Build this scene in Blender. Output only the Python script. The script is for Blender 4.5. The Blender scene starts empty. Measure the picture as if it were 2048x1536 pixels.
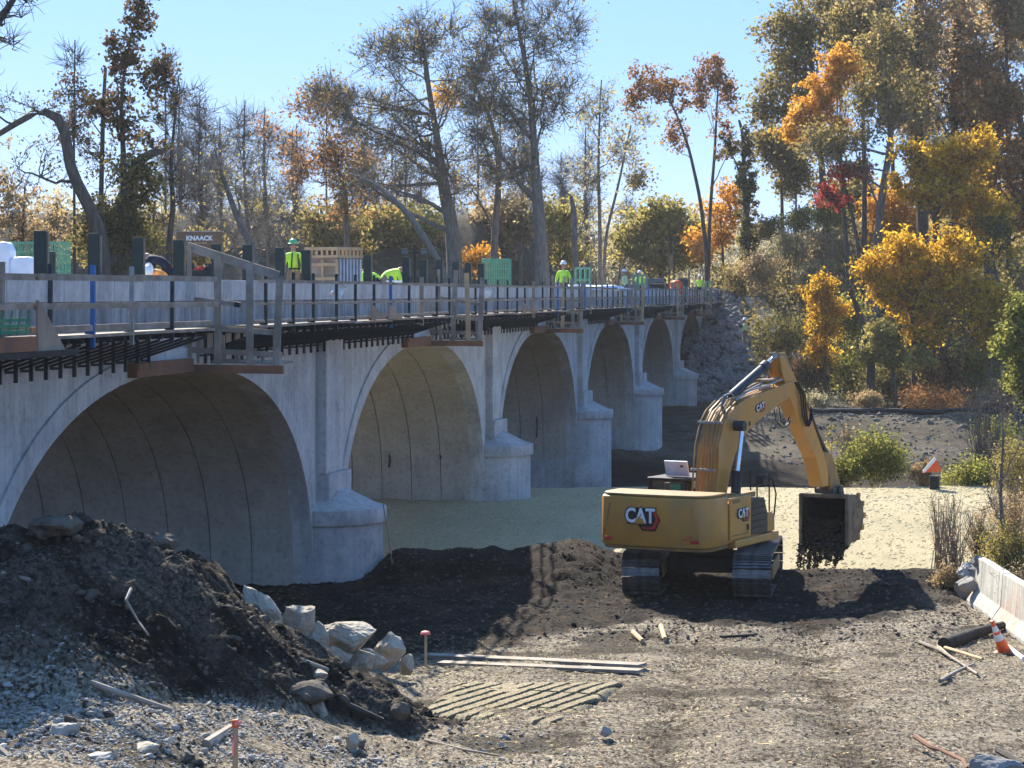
import bpy, math, random
import numpy as np
from mathutils import Vector, Matrix
rad = math.radians
sc = bpy.context.scene
# ------------------------------------------------------------------ camera, world, sun, exposure
F = 4558.0; CH = 6.4
cam_d = bpy.data.cameras.new('camera'); cam = bpy.data.objects.new('camera', cam_d)
sc.collection.objects.link(cam); sc.camera = cam
cam.location = (0, 0, CH); cam.rotation_euler = (rad(90), 0, 0)
cam_d.sensor_width = 36; cam_d.lens = F / 2048 * 36; cam_d.shift_y = -180 / 2048
cam_d.clip_start = 1; cam_d.clip_end = 5000
SUN = Vector((-0.47, 1.30, 1.0)).normalized()
EL = math.asin(SUN.z); AZ = math.atan2(SUN.x, SUN.y)
world = bpy.data.worlds.new('World'); sc.world = world; world.use_nodes = True
wn = world.node_tree; wn.nodes.clear()
sky = wn.nodes.new('ShaderNodeTexSky'); sky.sky_type = 'NISHITA'; sky.sun_disc = False
sky.sun_elevation = EL; sky.sun_rotation = AZ % (2 * math.pi)
sky.air_density = 1.0; sky.dust_density = 0.25; sky.ozone_density = 2.2; sky.altitude = 100
bg = wn.nodes.new('ShaderNodeBackground'); bg.inputs[1].default_value = 0.13
wo = wn.nodes.new('ShaderNodeOutputWorld')
hs = wn.nodes.new('ShaderNodeMixRGB'); hs.inputs[0].default_value = 0.89; hs.inputs[2].default_value = (0.56, 1.36, 3.1, 1)
wn.links.new(sky.outputs[0], hs.inputs[1]); wn.links.new(hs.outputs[0], bg.inputs[0]); wn.links.new(bg.outputs[0], wo.inputs[0])
sl = bpy.data.lights.new('sun', 'SUN'); sl.energy = 5.0; sl.angle = rad(0.5); sl.color = (1.0, 0.93, 0.80)
so = bpy.data.objects.new('sun', sl); sc.collection.objects.link(so)
so.rotation_euler = (-SUN).to_track_quat('-Z', 'Y').to_euler()
sc.view_settings.view_transform = 'Standard'; sc.view_settings.look = 'None'
sc.view_settings.exposure = 1.5; sc.view_settings.gamma = 1.0
try: sc.view_settings.use_curve_mapping = False
except Exception: pass
cy = sc.cycles if hasattr(sc, 'cycles') else None
if cy:
    cy.max_bounces = 6; cy.diffuse_bounces = 3; cy.glossy_bounces = 2; cy.transmission_bounces = 4
    cy.transparent_max_bounces = 6; cy.caustics_reflective = False; cy.caustics_refractive = False
    cy.use_denoising = True
    cy.volume_bounces = 0

# ------------------------------------------------------------------ numpy helpers
def rng(s): return np.random.default_rng(s)
def _h(ix, iy, s):
    n = (ix.astype(np.int64) * 374761393 + iy.astype(np.int64) * 668265263 + s * 1442695041) & 0x7fffffff
    n = ((n ^ (n >> 13)) * 1274126177) & 0x7fffffff
    return ((n ^ (n >> 16)) & 0xffff) / 65535.0
def vnoise(x, y, s=0):
    x0 = np.floor(x); y0 = np.floor(y); fx = x - x0; fy = y - y0
    fx = fx * fx * (3 - 2 * fx); fy = fy * fy * (3 - 2 * fy)
    a = _h(x0, y0, s); b = _h(x0 + 1, y0, s); c = _h(x0, y0 + 1, s); d = _h(x0 + 1, y0 + 1, s)
    return (a * (1 - fx) + b * fx) * (1 - fy) + (c * (1 - fx) + d * fx) * fy
def fbm(x, y, o=4, s=0):
    t = 0; a = .5; n = 0
    for k in range(o):
        t = t + a * vnoise(x, y, s + k * 17); n += a; a *= .5; x = x * 2.03 + 5.1; y = y * 2.03 + 1.7
    return t / n
def sstep(a, b, x):
    t = np.clip((x - a) / (b - a), 0, 1); return t * t * (3 - 2 * t)

def px(u, v, Y): return Vector(((u - 1024) * Y / F, Y, CH - (v - 588) * Y / F))
def gpx(u, v, z=0.0):      # ground point seen at that picture position
    Ys = np.arange(20, 62, .05); Xs = (u - 1024) * Ys / F; zs = CH - (v - 588) * Ys / F
    S = surf(Xs, Ys); i = int(np.argmax(zs <= S)); return Vector((float(Xs[i]), float(Ys[i]), float(S[i])))

# ------------------------------------------------------------------ materials
M = {}
def mat(name, col, col2=None, scale=4.0, rough=.8, bump=0.0, bscale=None, metal=0.0, stretch=(1, 1, 1), detail=5, lo=.35, hi=.65,
        col3=None, s3=1.0, amt3=.5, spec=.3):
    m = bpy.data.materials.new(name); m.use_nodes = True; nt = m.node_tree; N = nt.nodes; L = nt.links
    b = N['Principled BSDF']; b.inputs['Roughness'].default_value = rough; b.inputs['Metallic'].default_value = metal
    b.inputs['Specular IOR Level'].default_value = spec
    tc = N.new('ShaderNodeTexCoord'); mp = N.new('ShaderNodeMapping'); mp.inputs['Scale'].default_value = stretch
    L.new(tc.outputs['Object'], mp.inputs[0])
    if col2 is None: col2 = tuple(c * .72 for c in col)
    n = N.new('ShaderNodeTexNoise'); n.inputs['Scale'].default_value = scale; n.inputs['Detail'].default_value = detail
    L.new(mp.outputs[0], n.inputs['Vector'])
    r = N.new('ShaderNodeValToRGB'); r.color_ramp.elements[0].position = lo; r.color_ramp.elements[1].position = hi
    r.color_ramp.elements[0].color = (*col2, 1); r.color_ramp.elements[1].color = (*col, 1)
    L.new(n.outputs[0], r.inputs[0]); out = r.outputs[0]
    if col3:
        n3 = N.new('ShaderNodeTexNoise'); n3.inputs['Scale'].default_value = s3; n3.inputs['Detail'].default_value = 6
        L.new(tc.outputs['Object'], n3.inputs['Vector'])
        r3 = N.new('ShaderNodeValToRGB'); r3.color_ramp.elements[0].position = .5; r3.color_ramp.elements[1].position = .66
        r3.color_ramp.elements[0].color = (0, 0, 0, 1); r3.color_ramp.elements[1].color = (amt3, amt3, amt3, 1)
        L.new(n3.outputs[0], r3.inputs[0])
        mx = N.new('ShaderNodeMixRGB'); L.new(r3.outputs[0], mx.inputs[0]); L.new(out, mx.inputs[1]); mx.inputs[2].default_value = (*col3, 1)
        out = mx.outputs[0]
    L.new(out, b.inputs['Base Color'])
    if bump:
        n2 = N.new('ShaderNodeTexNoise'); n2.inputs['Scale'].default_value = bscale or scale * 3; n2.inputs['Detail'].default_value = 6
        L.new(mp.outputs[0], n2.inputs['Vector'])
        bp = N.new('ShaderNodeBump'); bp.inputs['Strength'].default_value = 1; bp.inputs['Distance'].default_value = bump
        L.new(n2.outputs[0], bp.inputs['Height']); L.new(bp.outputs[0], b.inputs['Normal'])
    M[name] = m; return m
def concrete(name, a, b, c, vert=0.25):
    m = mat(name, a, b, scale=1.3, rough=.9, bump=.006, bscale=14, col3=c, s3=.9, amt3=.55)
    nt = m.node_tree; N = nt.nodes; L = nt.links; bs = N['Principled BSDF']
    old = bs.inputs['Base Color'].links[0].from_socket
    tc = [x for x in N if x.type == 'TEX_COORD'][0]
    mp = N.new('ShaderNodeMapping'); mp.inputs['Scale'].default_value = (6, 6, .22); L.new(tc.outputs['Object'], mp.inputs[0])
    n = N.new('ShaderNodeTexNoise'); n.inputs['Scale'].default_value = 1.0; n.inputs['Detail'].default_value = 4; L.new(mp.outputs[0], n.inputs['Vector'])
    r = N.new('ShaderNodeValToRGB'); r.color_ramp.elements[0].position = .38; r.color_ramp.elements[1].position = .6
    r.color_ramp.elements[0].color = (1 - vert,) * 3 + (1,); r.color_ramp.elements[1].color = (1, 1, 1, 1)
    L.new(n.outputs[0], r.inputs[0])
    mx = N.new('ShaderNodeMixRGB'); mx.blend_type = 'MULTIPLY'; mx.inputs[0].default_value = 1
    L.new(old, mx.inputs[1]); L.new(r.outputs[0], mx.inputs[2])
    # fine pitting
    n4 = N.new('ShaderNodeTexNoise'); n4.inputs['Scale'].default_value = 9; n4.inputs['Detail'].default_value = 8; L.new(tc.outputs['Object'], n4.inputs['Vector'])
    r4 = N.new('ShaderNodeValToRGB'); r4.color_ramp.elements[0].position = .3; r4.color_ramp.elements[1].position = .5
    r4.color_ramp.elements[0].color = (.78, .77, .75, 1); r4.color_ramp.elements[1].color = (1, 1, 1, 1); L.new(n4.outputs[0], r4.inputs[0])
    m2 = N.new('ShaderNodeMixRGB'); m2.blend_type = 'MULTIPLY'; m2.inputs[0].default_value = 1
    L.new(mx.outputs[0], m2.inputs[1]); L.new(r4.outputs[0], m2.inputs[2]); L.new(m2.outputs[0], bs.inputs['Base Color'])
    return m
concrete('conc', (.54, .53, .51), (.42, .415, .40), (.31, .30, .28), .15)
concrete('conc_pier', (.50, .49, .47), (.39, .385, .375), (.28, .275, .265), .16)
concrete('conc_barrel', (.45, .41, .345), (.40, .36, .30), (.33, .30, .25), .08)
concrete('conc_fascia', (.54, .54, .53), (.42, .42, .415), (.30, .30, .30), .12)
concrete('conc_damp', (.42, .42, .41), (.27, .275, .275), (.20, .205, .205), .38)
concrete('barrier_conc', (.55, .53, .47), (.42, .40, .35), (.50, .30, .20), .35)
mat('ground_pebble', (.26, .23, .18), (.15, .13, .10), 3, .95)
mat('bank_rock', (.20, .175, .14), (.11, .095, .075), 2, .95)
mat('joint', (.035, .032, .03), rough=1)
mat('wood', (.30, .24, .18), (.19, .155, .12), 3, .85, .003, 30, stretch=(1, 1, 1), col3=(.36, .33, .30), s3=1.5)
mat('wood_new', (.52, .36, .20), (.40, .27, .15), 3, .8, .003, 30)
mat('wood_brown', (.22, .10, .055), (.13, .07, .045), 2, .85, .003, 20, col3=(.30, .13, .06), s3=1.2)
mat('wood_dark', (.05, .042, .036), (.028, .024, .02), 5, .95, .02, 12)
mat('plywood', (.34, .26, .19), (.22, .16, .12), 1.8, .85, .002, 10)
mat('steel_dark', (.035, .045, .055), (.02, .028, .035), 4, .55, metal=.3)
mat('steel_blue', (.03, .13, .36), (.02, .10, .28), 4, .5)
mat('steel_grey', (.30, .32, .34), (.20, .21, .22), 4, .45, metal=.5)
mat('chrome', (.75, .78, .82), (.65, .68, .72), 4, .15, metal=1.0)
mat('post_dark', (.022, .038, .036), (.014, .026, .025), 3, .7)
mat('green_bar', (.16, .36, .22), (.10, .26, .17), 6, .5)
mat('green_mesh', (.05, .22, .11), (.03, .15, .08), 12, .7)
mat('tarp_white', (.72, .75, .80), (.60, .63, .70), 3, .5, .02, 5)
mat('white', (.75, .75, .74), (.62, .62, .60), 5, .7)
mat('box_brown', (.155, .095, .06), (.13, .08, .05), 3, .6)
mat('black', (.015, .015, .017), (.01, .01, .012), 4, .6)
mat('glass', (.03, .045, .05), (.02, .03, .035), 4, .06, spec=.8)
mat('cat_yellow', (.52, .232, .032), (.43, .195, .03), 1.1, .42, .0015, 3, col3=(.26, .17, .07), s3=1.6, amt3=.5, spec=.5)
mat('cat_yellow_dirty', (.36, .20, .055), (.22, .135, .055), 2.5, .6, .004, 8, col3=(.16, .11, .06), s3=1.8, amt3=.6)
mat('cat_frame', (.05, .045, .04), (.03, .027, .025), 5, .8, .01, 9)
mat('grille', (.03, .032, .03), (.022, .024, .022), 10, .5)
mat('track_steel', (.20, .19, .185), (.09, .085, .08), 7, .38, .004, 20, metal=.75)
mat('bucket', (.12, .095, .07), (.05, .042, .035), 4, .7, .01, 10, col3=(.20, .15, .10), s3=3)
mat('soil', (.020, .015, .011), (.010, .008, .006), 8, 1, .02, 20)
mat('soil_clod', (.115, .092, .070), (.055, .044, .034), 6, 1, .015, 25, col3=(.15, .12, .085), s3=3)
mat('stone', (.44, .38, .29), (.29, .25, .19), 3.2, .9, .05, 12, col3=(.20, .18, .15), s3=2.5)
mat('stone_pale', (.40, .365, .315), (.24, .22, .19), 2.5, .9, .02, 7, col3=(.24, .23, .22), s3=2.5)
mat('riprap', (.26, .25, .24), (.14, .135, .13), .8, .95, .03, 5)
mat('orange', (.85, .13, .03), (.70, .10, .025), 8, .55)
mat('red', (.55, .03, .03), (.45, .025, .025), 8, .5)
mat('pink', (.9, .25, .20), (.8, .2, .16), 8, .6)
mat('hivis', (.52, .85, .08), (.42, .72, .06), 6, .7)
mat('hivis_pale', (.55, .72, .38), (.45, .60, .30), 6, .7)
mat('orange_vest', (.85, .35, .08), (.7, .28, .06), 6, .7)
mat('navy', (.018, .024, .045), (.012, .016, .03), 6, .9)
mat('khaki', (.20, .16, .12), (.14, .11, .085), 6, .9)
mat('skin', (.42, .23, .15), (.38, .20, .13), 6, .6)
mat('helmet_white', (.75, .78, .76), (.68, .7, .69), 4, .35)
mat('helmet_green', (.12, .45, .20), (.10, .38, .17), 4, .35)
mat('sil', (.5, .52, .53), (.45, .47, .48), 5, .4)
mat('bark', (.20, .165, .13), (.11, .092, .075), 3, .95, .02, 10, stretch=(3, 3, .7))
mat('bark_dark', (.10, .083, .067), (.052, .044, .037), 3, .95, .02, 10, stretch=(3, 3, .7))
mat('bark_grey', (.20, .18, .155), (.12, .105, .09), 3, .95, .02, 10, stretch=(3, 3, .7))
mat('dry_stem', (.30, .23, .15), (.19, .14, .09), 3, .95)

def leafmat(name, cols, trans=.6):
    m = bpy.data.materials.new(name); m.use_nodes = True; nt = m.node_tree; N = nt.nodes; L = nt.links
    N.remove(N['Principled BSDF']); out = N['Material Output']
    at = N.new('ShaderNodeAttribute'); at.attribute_name = 'lv'
    r = N.new('ShaderNodeValToRGB'); e = r.color_ramp.elements
    while len(e) < len(cols): e.new(.5)
    for k, c in enumerate(cols): e[k].position = k / (len(cols) - 1); e[k].color = (*c, 1)
    L.new(at.outputs['Fac'], r.inputs[0])
    d = N.new('ShaderNodeBsdfDiffuse'); t = N.new('ShaderNodeBsdfTranslucent'); g = N.new('ShaderNodeBsdfGlossy')
    g.inputs['Roughness'].default_value = .42
    mx = N.new('ShaderNodeMixShader'); mx.inputs[0].default_value = trans
    L.new(r.outputs[0], d.inputs[0]); L.new(r.outputs[0], t.inputs[0]); L.new(r.outputs[0], g.inputs[0]); L.new(d.outputs[0], mx.inputs[1]); L.new(t.outputs[0], mx.inputs[2])
    m2 = N.new('ShaderNodeMixShader'); m2.inputs[0].default_value = .05
    L.new(mx.outputs[0], m2.inputs[1]); L.new(g.outputs[0], m2.inputs[2]); L.new(m2.outputs[0], out.inputs[0])
    M[name] = m
leafmat('lf_olive', [(.10, .085, .028), (.22, .175, .055), (.34, .26, .09), (.46, .34, .15)])
leafmat('lf_brown', [(.15, .065, .025), (.30, .14, .05), (.40, .21, .075), (.36, .26, .11)])
leafmat('lf_gold', [(.22, .15, .035), (.55, .31, .03), (.82, .49, .035), (.88, .63, .08)])
leafmat('lf_orange', [(.38, .17, .025), (.64, .30, .035), (.78, .42, .055), (.70, .48, .14)])
leafmat('lf_red', [(.20, .03, .025), (.42, .06, .05), (.52, .14, .09)])
leafmat('lf_green', [(.08, .085, .02), (.17, .18, .04), (.30, .29, .065), (.44, .40, .11)])
leafmat('lf_dark', [(.060, .060, .022), (.12, .11, .035), (.22, .18, .06), (.34, .25, .10)])
leafmat('lf_darkred', [(.035, .038, .018), (.065, .068, .025), (.17, .07, .045), (.24, .17, .06)], .45)
leafmat('lf_ygreen', [(.15, .13, .035), (.31, .26, .07), (.47, .38, .11), (.56, .45, .18)])
leafmat('lf_grey', [(.18, .165, .09), (.32, .28, .15), (.44, .38, .23), (.54, .47, .31)])
leafmat('lf_tan', [(.20, .14, .075), (.36, .26, .13), (.48, .36, .19), (.42, .23, .10)])
leafmat('straw', [(.16, .12, .07), (.34, .27, .15), (.55, .46, .27), (.62, .54, .36)], .15)

def ground_mat():
    m = bpy.data.materials.new('ground_soil'); m.use_nodes = True; nt = m.node_tree; N = nt.nodes; L = nt.links
    b = N['Principled BSDF']; b.inputs['Roughness'].default_value = .95; b.inputs['Specular IOR Level'].default_value = .12
    tc = N.new('ShaderNodeTexCoord'); P = tc.outputs['Object']
    def noise(s, d=5, st=None):
        n = N.new('ShaderNodeTexNoise'); n.inputs['Scale'].default_value = s; n.inputs['Detail'].default_value = d
        if st:
            mp = N.new('ShaderNodeMapping'); mp.inputs['Scale'].default_value = st; L.new(P, mp.inputs[0]); L.new(mp.outputs[0], n.inputs['Vector'])
        else: L.new(P, n.inputs['Vector'])
        return n.outputs[0]
    def ramp(x, stops):
        r = N.new('ShaderNodeValToRGB'); e = r.color_ramp.elements
        while len(e) < len(stops): e.new(.5)
        for k, (p, c) in enumerate(stops): e[k].position = p; e[k].color = (*c, 1)
        L.new(x, r.inputs[0]); return r.outputs[0]
    def mix(f, a, c, mode='MIX'):
        x = N.new('ShaderNodeMixRGB'); x.blend_type = mode
        if hasattr(f, 'links') or hasattr(f, 'node'): L.new(f, x.inputs[0])
        else: x.inputs[0].default_value = f
        L.new(a, x.inputs[1]); L.new(c, x.inputs[2]); return x.outputs[0]
    at = N.new('ShaderNodeAttribute'); at.attribute_name = 'mask'
    sp = N.new('ShaderNodeSeparateColor'); L.new(at.outputs['Color'], sp.inputs[0])
    # litter ground: muddy brown with pale wood chips and crushed straw
    base = ramp(noise(1.1, 6), [(.3, (.085, .066, .048)), (.5, (.20, .16, .118)), (.7, (.34, .295, .225))])
    chips = ramp(noise(26, 6, (1, .45, 1)), [(.46, (0, 0, 0)), (.56, (1, 1, 1))])
    pale = ramp(noise(7), [(.35, (.37, .315, .225)), (.65, (.52, .45, .335))])
    dens = ramp(noise(.6, 5), [(.30, (.25, .25, .25)), (.62, (1, 1, 1))])
    f1 = mix(1.0, chips, dens, 'MULTIPLY')
    litter = mix(f1, base, pale)
    dk = ramp(noise(15, 5, (1, .5, 1)), [(.38, (.22, .19, .17)), (.49, (1, 1, 1))])
    litter = mix(1.0, litter, dk, 'MULTIPLY')
    wv = N.new('ShaderNodeTexWave'); wv.bands_direction = 'Y'; wv.inputs['Scale'].default_value = 3.2; wv.inputs['Distortion'].default_value = 5.0; wv.inputs['Detail'].default_value = 3; wv.inputs['Detail Scale'].default_value = 1.2
    L.new(P, wv.inputs['Vector']); wl = ramp(wv.outputs['Fac'], [(.25, (.42, .40, .38)), (.55, (1, 1, 1))]); wmk = ramp(noise(.55, 3), [(.42, (0, 0, 0)), (.56, (.85, .85, .85))])
    wm_ = N.new('ShaderNodeMixRGB'); wm_.blend_type = 'MULTIPLY'; L.new(wmk, wm_.inputs[0]); L.new(litter, wm_.inputs[1]); L.new(wl, wm_.inputs[2]); litter = wm_.outputs[0]
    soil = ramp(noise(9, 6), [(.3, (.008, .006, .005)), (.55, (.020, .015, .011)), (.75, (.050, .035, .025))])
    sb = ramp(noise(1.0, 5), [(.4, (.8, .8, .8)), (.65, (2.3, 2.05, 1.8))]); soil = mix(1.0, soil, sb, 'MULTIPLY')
    straw = ramp(noise(22, 6, (1, .3, 1)), [(.3, (.40, .325, .19)), (.5, (.50, .42, .265)), (.68, (.58, .495, .33))])
    sv = ramp(noise(.35, 4, (1, .5, 1)), [(.3, (.82, .84, .8)), (.7, (1.05, 1.03, 1))]); straw = mix(1.0, straw, sv, 'MULTIPLY')
    brush = ramp(noise(1.6, 6), [(.3, (.035, .028, .02)), (.5, (.072, .058, .04)), (.7, (.13, .105, .078))])
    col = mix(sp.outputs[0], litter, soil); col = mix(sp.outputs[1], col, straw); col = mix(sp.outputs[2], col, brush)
    L.new(col, b.inputs['Base Color'])
    bp = N.new('ShaderNodeBump'); bp.inputs['Distance'].default_value = .05; bp.inputs['Strength'].default_value = 1
    ad = N.new('ShaderNodeMath'); ad.operation = 'ADD'; L.new(noise(20, 8, (1, .6, 1)), ad.inputs[0]); L.new(noise(60, 3), ad.inputs[1])
    L.new(ad.outputs[0], bp.inputs['Height']); L.new(bp.outputs[0], b.inputs['Normal'])
    M['ground'] = m
ground_mat()

# ------------------------------------------------------------------ object helpers
COL = sc.collection
def tag(o, label=None, cat=None, group=None, kind=None):
    if label: o['label'] = label
    if cat: o['category'] = cat
    if group: o['group'] = group
    if kind: o['kind'] = kind
    return o
def empty(name, loc=(0, 0, 0), rz=0, label=None, cat=None, group=None):
    o = bpy.data.objects.new(name, None); COL.objects.link(o); o.location = loc; o.rotation_euler = (0, 0, rz)
    o.empty_display_size = .2
    return tag(o, label, cat, group)
def wm(o):
    m = Matrix.LocRotScale(o.location, o.rotation_euler, o.scale)
    return wm(o.parent) @ m if o.parent else m
def npmesh(name, V, Fc, mats, attr=None, midx=None, smooth=False, vcol=None):
    me = bpy.data.meshes.new(name); V = np.asarray(V, dtype=np.float32); Fc = np.asarray(Fc, dtype=np.int32)
    k = Fc.shape[1]; n = len(Fc)
    me.vertices.add(len(V)); me.vertices.foreach_set('co', V.ravel())
    me.loops.add(n * k); me.loops.foreach_set('vertex_index', Fc.ravel())
    me.polygons.add(n); me.polygons.foreach_set('loop_start', np.arange(0, n * k, k, dtype=np.int32))
    if midx is not None: me.polygons.foreach_set('material_index', np.asarray(midx, dtype=np.int32))
    me.polygons.foreach_set('use_smooth', np.full(n, smooth))
    for m in (mats if isinstance(mats, (list, tuple)) else [mats]): me.materials.append(M[m])
    if attr is not None:
        a = me.attributes.new('lv', 'FLOAT', 'POINT'); a.data.foreach_set('value', np.asarray(attr, dtype=np.float32))
    if vcol is not None:
        a = me.attributes.new('mask', 'FLOAT_COLOR', 'POINT'); a.data.foreach_set('color', np.asarray(vcol, dtype=np.float32).ravel())
    me.update(); return me
def link(name, me, parent=None, loc=None, rot=None):
    o = bpy.data.objects.new(name, me); COL.objects.link(o)
    if parent: o.parent = parent
    if loc is not None: o.location = loc
    if rot is not None: o.rotation_euler = rot
    return o
class MB:
    def __init__(s): s.v = []; s.f = []; s.m = []; s.cur = 0
    def add(s, vs, fs):
        n = len(s.v); s.v += [Vector(v) for v in vs]; s.f += [tuple(i + n for i in f) for f in fs]; s.m += [s.cur] * len(fs); return s
    def box(s, c, size, mtx=None):
        x, y, z = (a / 2 for a in size); c = Vector(c)
        vs = [Vector((i * x, j * y, k * z)) for k in (-1, 1) for j in (-1, 1) for i in (-1, 1)]
        if mtx is not None: vs = [mtx @ v for v in vs]
        return s.add([c + v for v in vs], [(0, 2, 3, 1), (4, 5, 7, 6), (0, 1, 5, 4), (2, 6, 7, 3), (0, 4, 6, 2), (1, 3, 7, 5)])
    def beam(s, a, b, w, h, up=(0, 0, 1)):
        a = Vector(a); b = Vector(b); d = (b - a); l = d.length; d.normalize(); up = Vector(up)
        if abs(d.dot(up)) > .98: up = Vector((0, 1, 0))
        sd = d.cross(up).normalized(); u2 = sd.cross(d)
        mt = Matrix((sd, d, u2)).transposed()
        return s.box((a + b) / 2, (w, l, h), mt)
    def tube(s, pts, r, n=8, caps=True):
        pts = [Vector(p) for p in pts]
        if not isinstance(r, (list, tuple)): r = [r] * len(pts)
        base = len(s.v); k = len(pts); prev = None
        for i, p in enumerate(pts):
            t = (pts[min(i + 1, k - 1)] - pts[max(i - 1, 0)]).normalized()
            if prev is None:
                a = t.cross(Vector((0, 0, 1)))
                if a.length < .1: a = t.cross(Vector((1, 0, 0)))
                a.normalize()
            else:
                a = prev - t * prev.dot(t); a.normalize()
            prev = a; b = t.cross(a)
            for j in range(n):
                an = 2 * math.pi * j / n; s.v.append(p + (a * math.cos(an) + b * math.sin(an)) * r[i])
        for i in range(k - 1):
            for j in range(n):
                j2 = (j + 1) % n
                s.f.append((base + i * n + j, base + i * n + j2, base + (i + 1) * n + j2, base + (i + 1) * n + j)); s.m.append(s.cur)
        if caps:
            s.f.append(tuple(base + j for j in reversed(range(n)))); s.m.append(s.cur)
            s.f.append(tuple(base + (k - 1) * n + j for j in range(n))); s.m.append(s.cur)
        return s
    def prism(s, poly, fn, a, b):
        """poly of 2d points, fn(p2, t) -> 3d, extruded from a to b"""
        n = len(poly); vs = [fn(p, a) for p in poly] + [fn(p, b) for p in poly]
        fs = [tuple(range(n)), tuple(reversed(range(n, 2 * n)))] + [(i, i + n, (i + 1) % n + n, (i + 1) % n) for i in range(n)]
        return s.add(vs, fs)
    def mesh(s, name, mats, smooth=False, bevel=0):
        import bmesh
        me = bpy.data.meshes.new(name); me.from_pydata([tuple(v) for v in s.v], [], s.f)
        for m in (mats if isinstance(mats, (list, tuple)) else [mats]): me.materials.append(M[m])
        for p, k in zip(me.polygons, s.m): p.material_index = k
        bm = bmesh.new(); bm.from_mesh(me)
        bmesh.ops.recalc_face_normals(bm, faces=bm.faces)
        if bevel:
            ed = [e for e in bm.edges if len(e.link_faces) == 2 and e.calc_face_angle(0) > .5]
            bmesh.ops.bevel(bm, geom=ed, offset=bevel, segments=2, affect='EDGES', profile=.5)
        bm.to_mesh(me); bm.free()
        if smooth:
            for p in me.polygons: p.use_smooth = True
            try: me.set_sharp_from_angle(angle=rad(35))
            except Exception: pass
        me.update(); return me
    def build(s, name, mats, parent=None, world=True, smooth=False, bevel=0):
        if parent is not None and world:
            inv = wm(parent).inverted(); s.v = [inv @ v for v in s.v]
        return link(name, s.mesh(name, mats, smooth, bevel), parent)

# icosahedron stones in batches
_t = (1 + 5 ** .5) / 2
ICO_V = np.array([(-1, _t, 0), (1, _t, 0), (-1, -_t, 0), (1, -_t, 0), (0, -1, _t), (0, 1, _t), (0, -1, -_t), (0, 1, -_t), (_t, 0, -1), (_t, 0, 1), (-_t, 0, -1), (-_t, 0, 1)]) / 1.902
ICO_F = np.array([(0, 11, 5), (0, 5, 1), (0, 1, 7), (0, 7, 10), (0, 10, 11), (1, 5, 9), (5, 11, 4), (11, 10, 2), (10, 7, 6), (7, 1, 8), (3, 9, 4), (3, 4, 2), (3, 2, 6), (3, 6, 8), (3, 8, 9), (4, 9, 5), (2, 4, 11), (6, 2, 10), (8, 6, 7), (9, 8, 1)])
def rotmats(n, r):
    q = r.normal(size=(n, 4)); q /= np.linalg.norm(q, axis=1)[:, None]; w, x, y, z = q.T
    return np.stack([np.stack([1 - 2 * (y * y + z * z), 2 * (x * y - z * w), 2 * (x * z + y * w)], 1),
                     np.stack([2 * (x * y + z * w), 1 - 2 * (x * x + z * z), 2 * (y * z - x * w)], 1),
                     np.stack([2 * (x * z - y * w), 2 * (y * z + x * w), 1 - 2 * (x * x + y * y)], 1)], 1)
def stones(P, S, r, flat=.75, jit=.28):
    n = len(P); v = ICO_V[None] * (1 + r.uniform(-jit, jit, (n, 12, 1)))
    v = v * (np.array([1, .8, .6]) * r.uniform(.8, 1.2, (n, 3)))[:, None, :]
    v = np.einsum('nij,nkj->nki', rotmats(n, r), v); v[:, :, 2] *= flat
    v = v * S[:, None, None] + P[:, None, :]
    f = ICO_F[None] + (np.arange(n) * 12)[:, None, None]
    return v.reshape(-1, 3), f.reshape(-1, 3)
def quads_at(P, S, r, aspect=1.0, flatten=0.0, bend=.25):
    """leaf quads: folded pairs, random orientation"""
    n = len(P); R = rotmats(n, r)
    if flatten: R[:, 2, :2] *= (1 - flatten)
    c = np.array([(-1, -.1, 0), (0, -.6, bend), (1, .1, 0), (0, .6, bend)]); c[:, 1] *= aspect
    v = np.einsum('nij,kj->nki', R, c) * S[:, None, None] + P[:, None, :]
    f = np.arange(n * 4).reshape(n, 4)
    return v.reshape(-1, 3), f
def tubes(P, R, sides):
    """P (n,k,3), R (n,k)"""
    n, k, _ = P.shape; T = np.gradient(P, axis=1); T /= np.linalg.norm(T, axis=2, keepdims=True) + 1e-9
    ref = np.where(np.abs(T[:, :1, 2:3]) > .9, np.array([1., 0, 0]), np.array([0, 0, 1.])); ref = np.broadcast_to(ref, T.shape)
    A = np.cross(T, ref); A /= np.linalg.norm(A, axis=2, keepdims=True) + 1e-9; B = np.cross(T, A)
    an = np.arange(sides) * 2 * math.pi / sides
    V = P[:, :, None, :] + R[:, :, None, None] * (A[:, :, None, :] * np.cos(an)[None, None, :, None] + B[:, :, None, :] * np.sin(an)[None, None, :, None])
    idx = np.arange(n * k * sides).reshape(n, k, sides); j2 = (np.arange(sides) + 1) % sides
    Fq = np.stack([idx[:, :-1, :], idx[:, :-1, j2], idx[:, 1:, j2], idx[:, 1:, :]], -1)
    return V.reshape(-1, 3), Fq.reshape(-1, 4)
class Acc:
    def __init__(s): s.V = []; s.F = []; s.n = 0
    def add(s, v, f): s.V.append(v); s.F.append(f + s.n); s.n += len(v)
    def get(s): return np.concatenate(s.V), np.concatenate(s.F)

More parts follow.
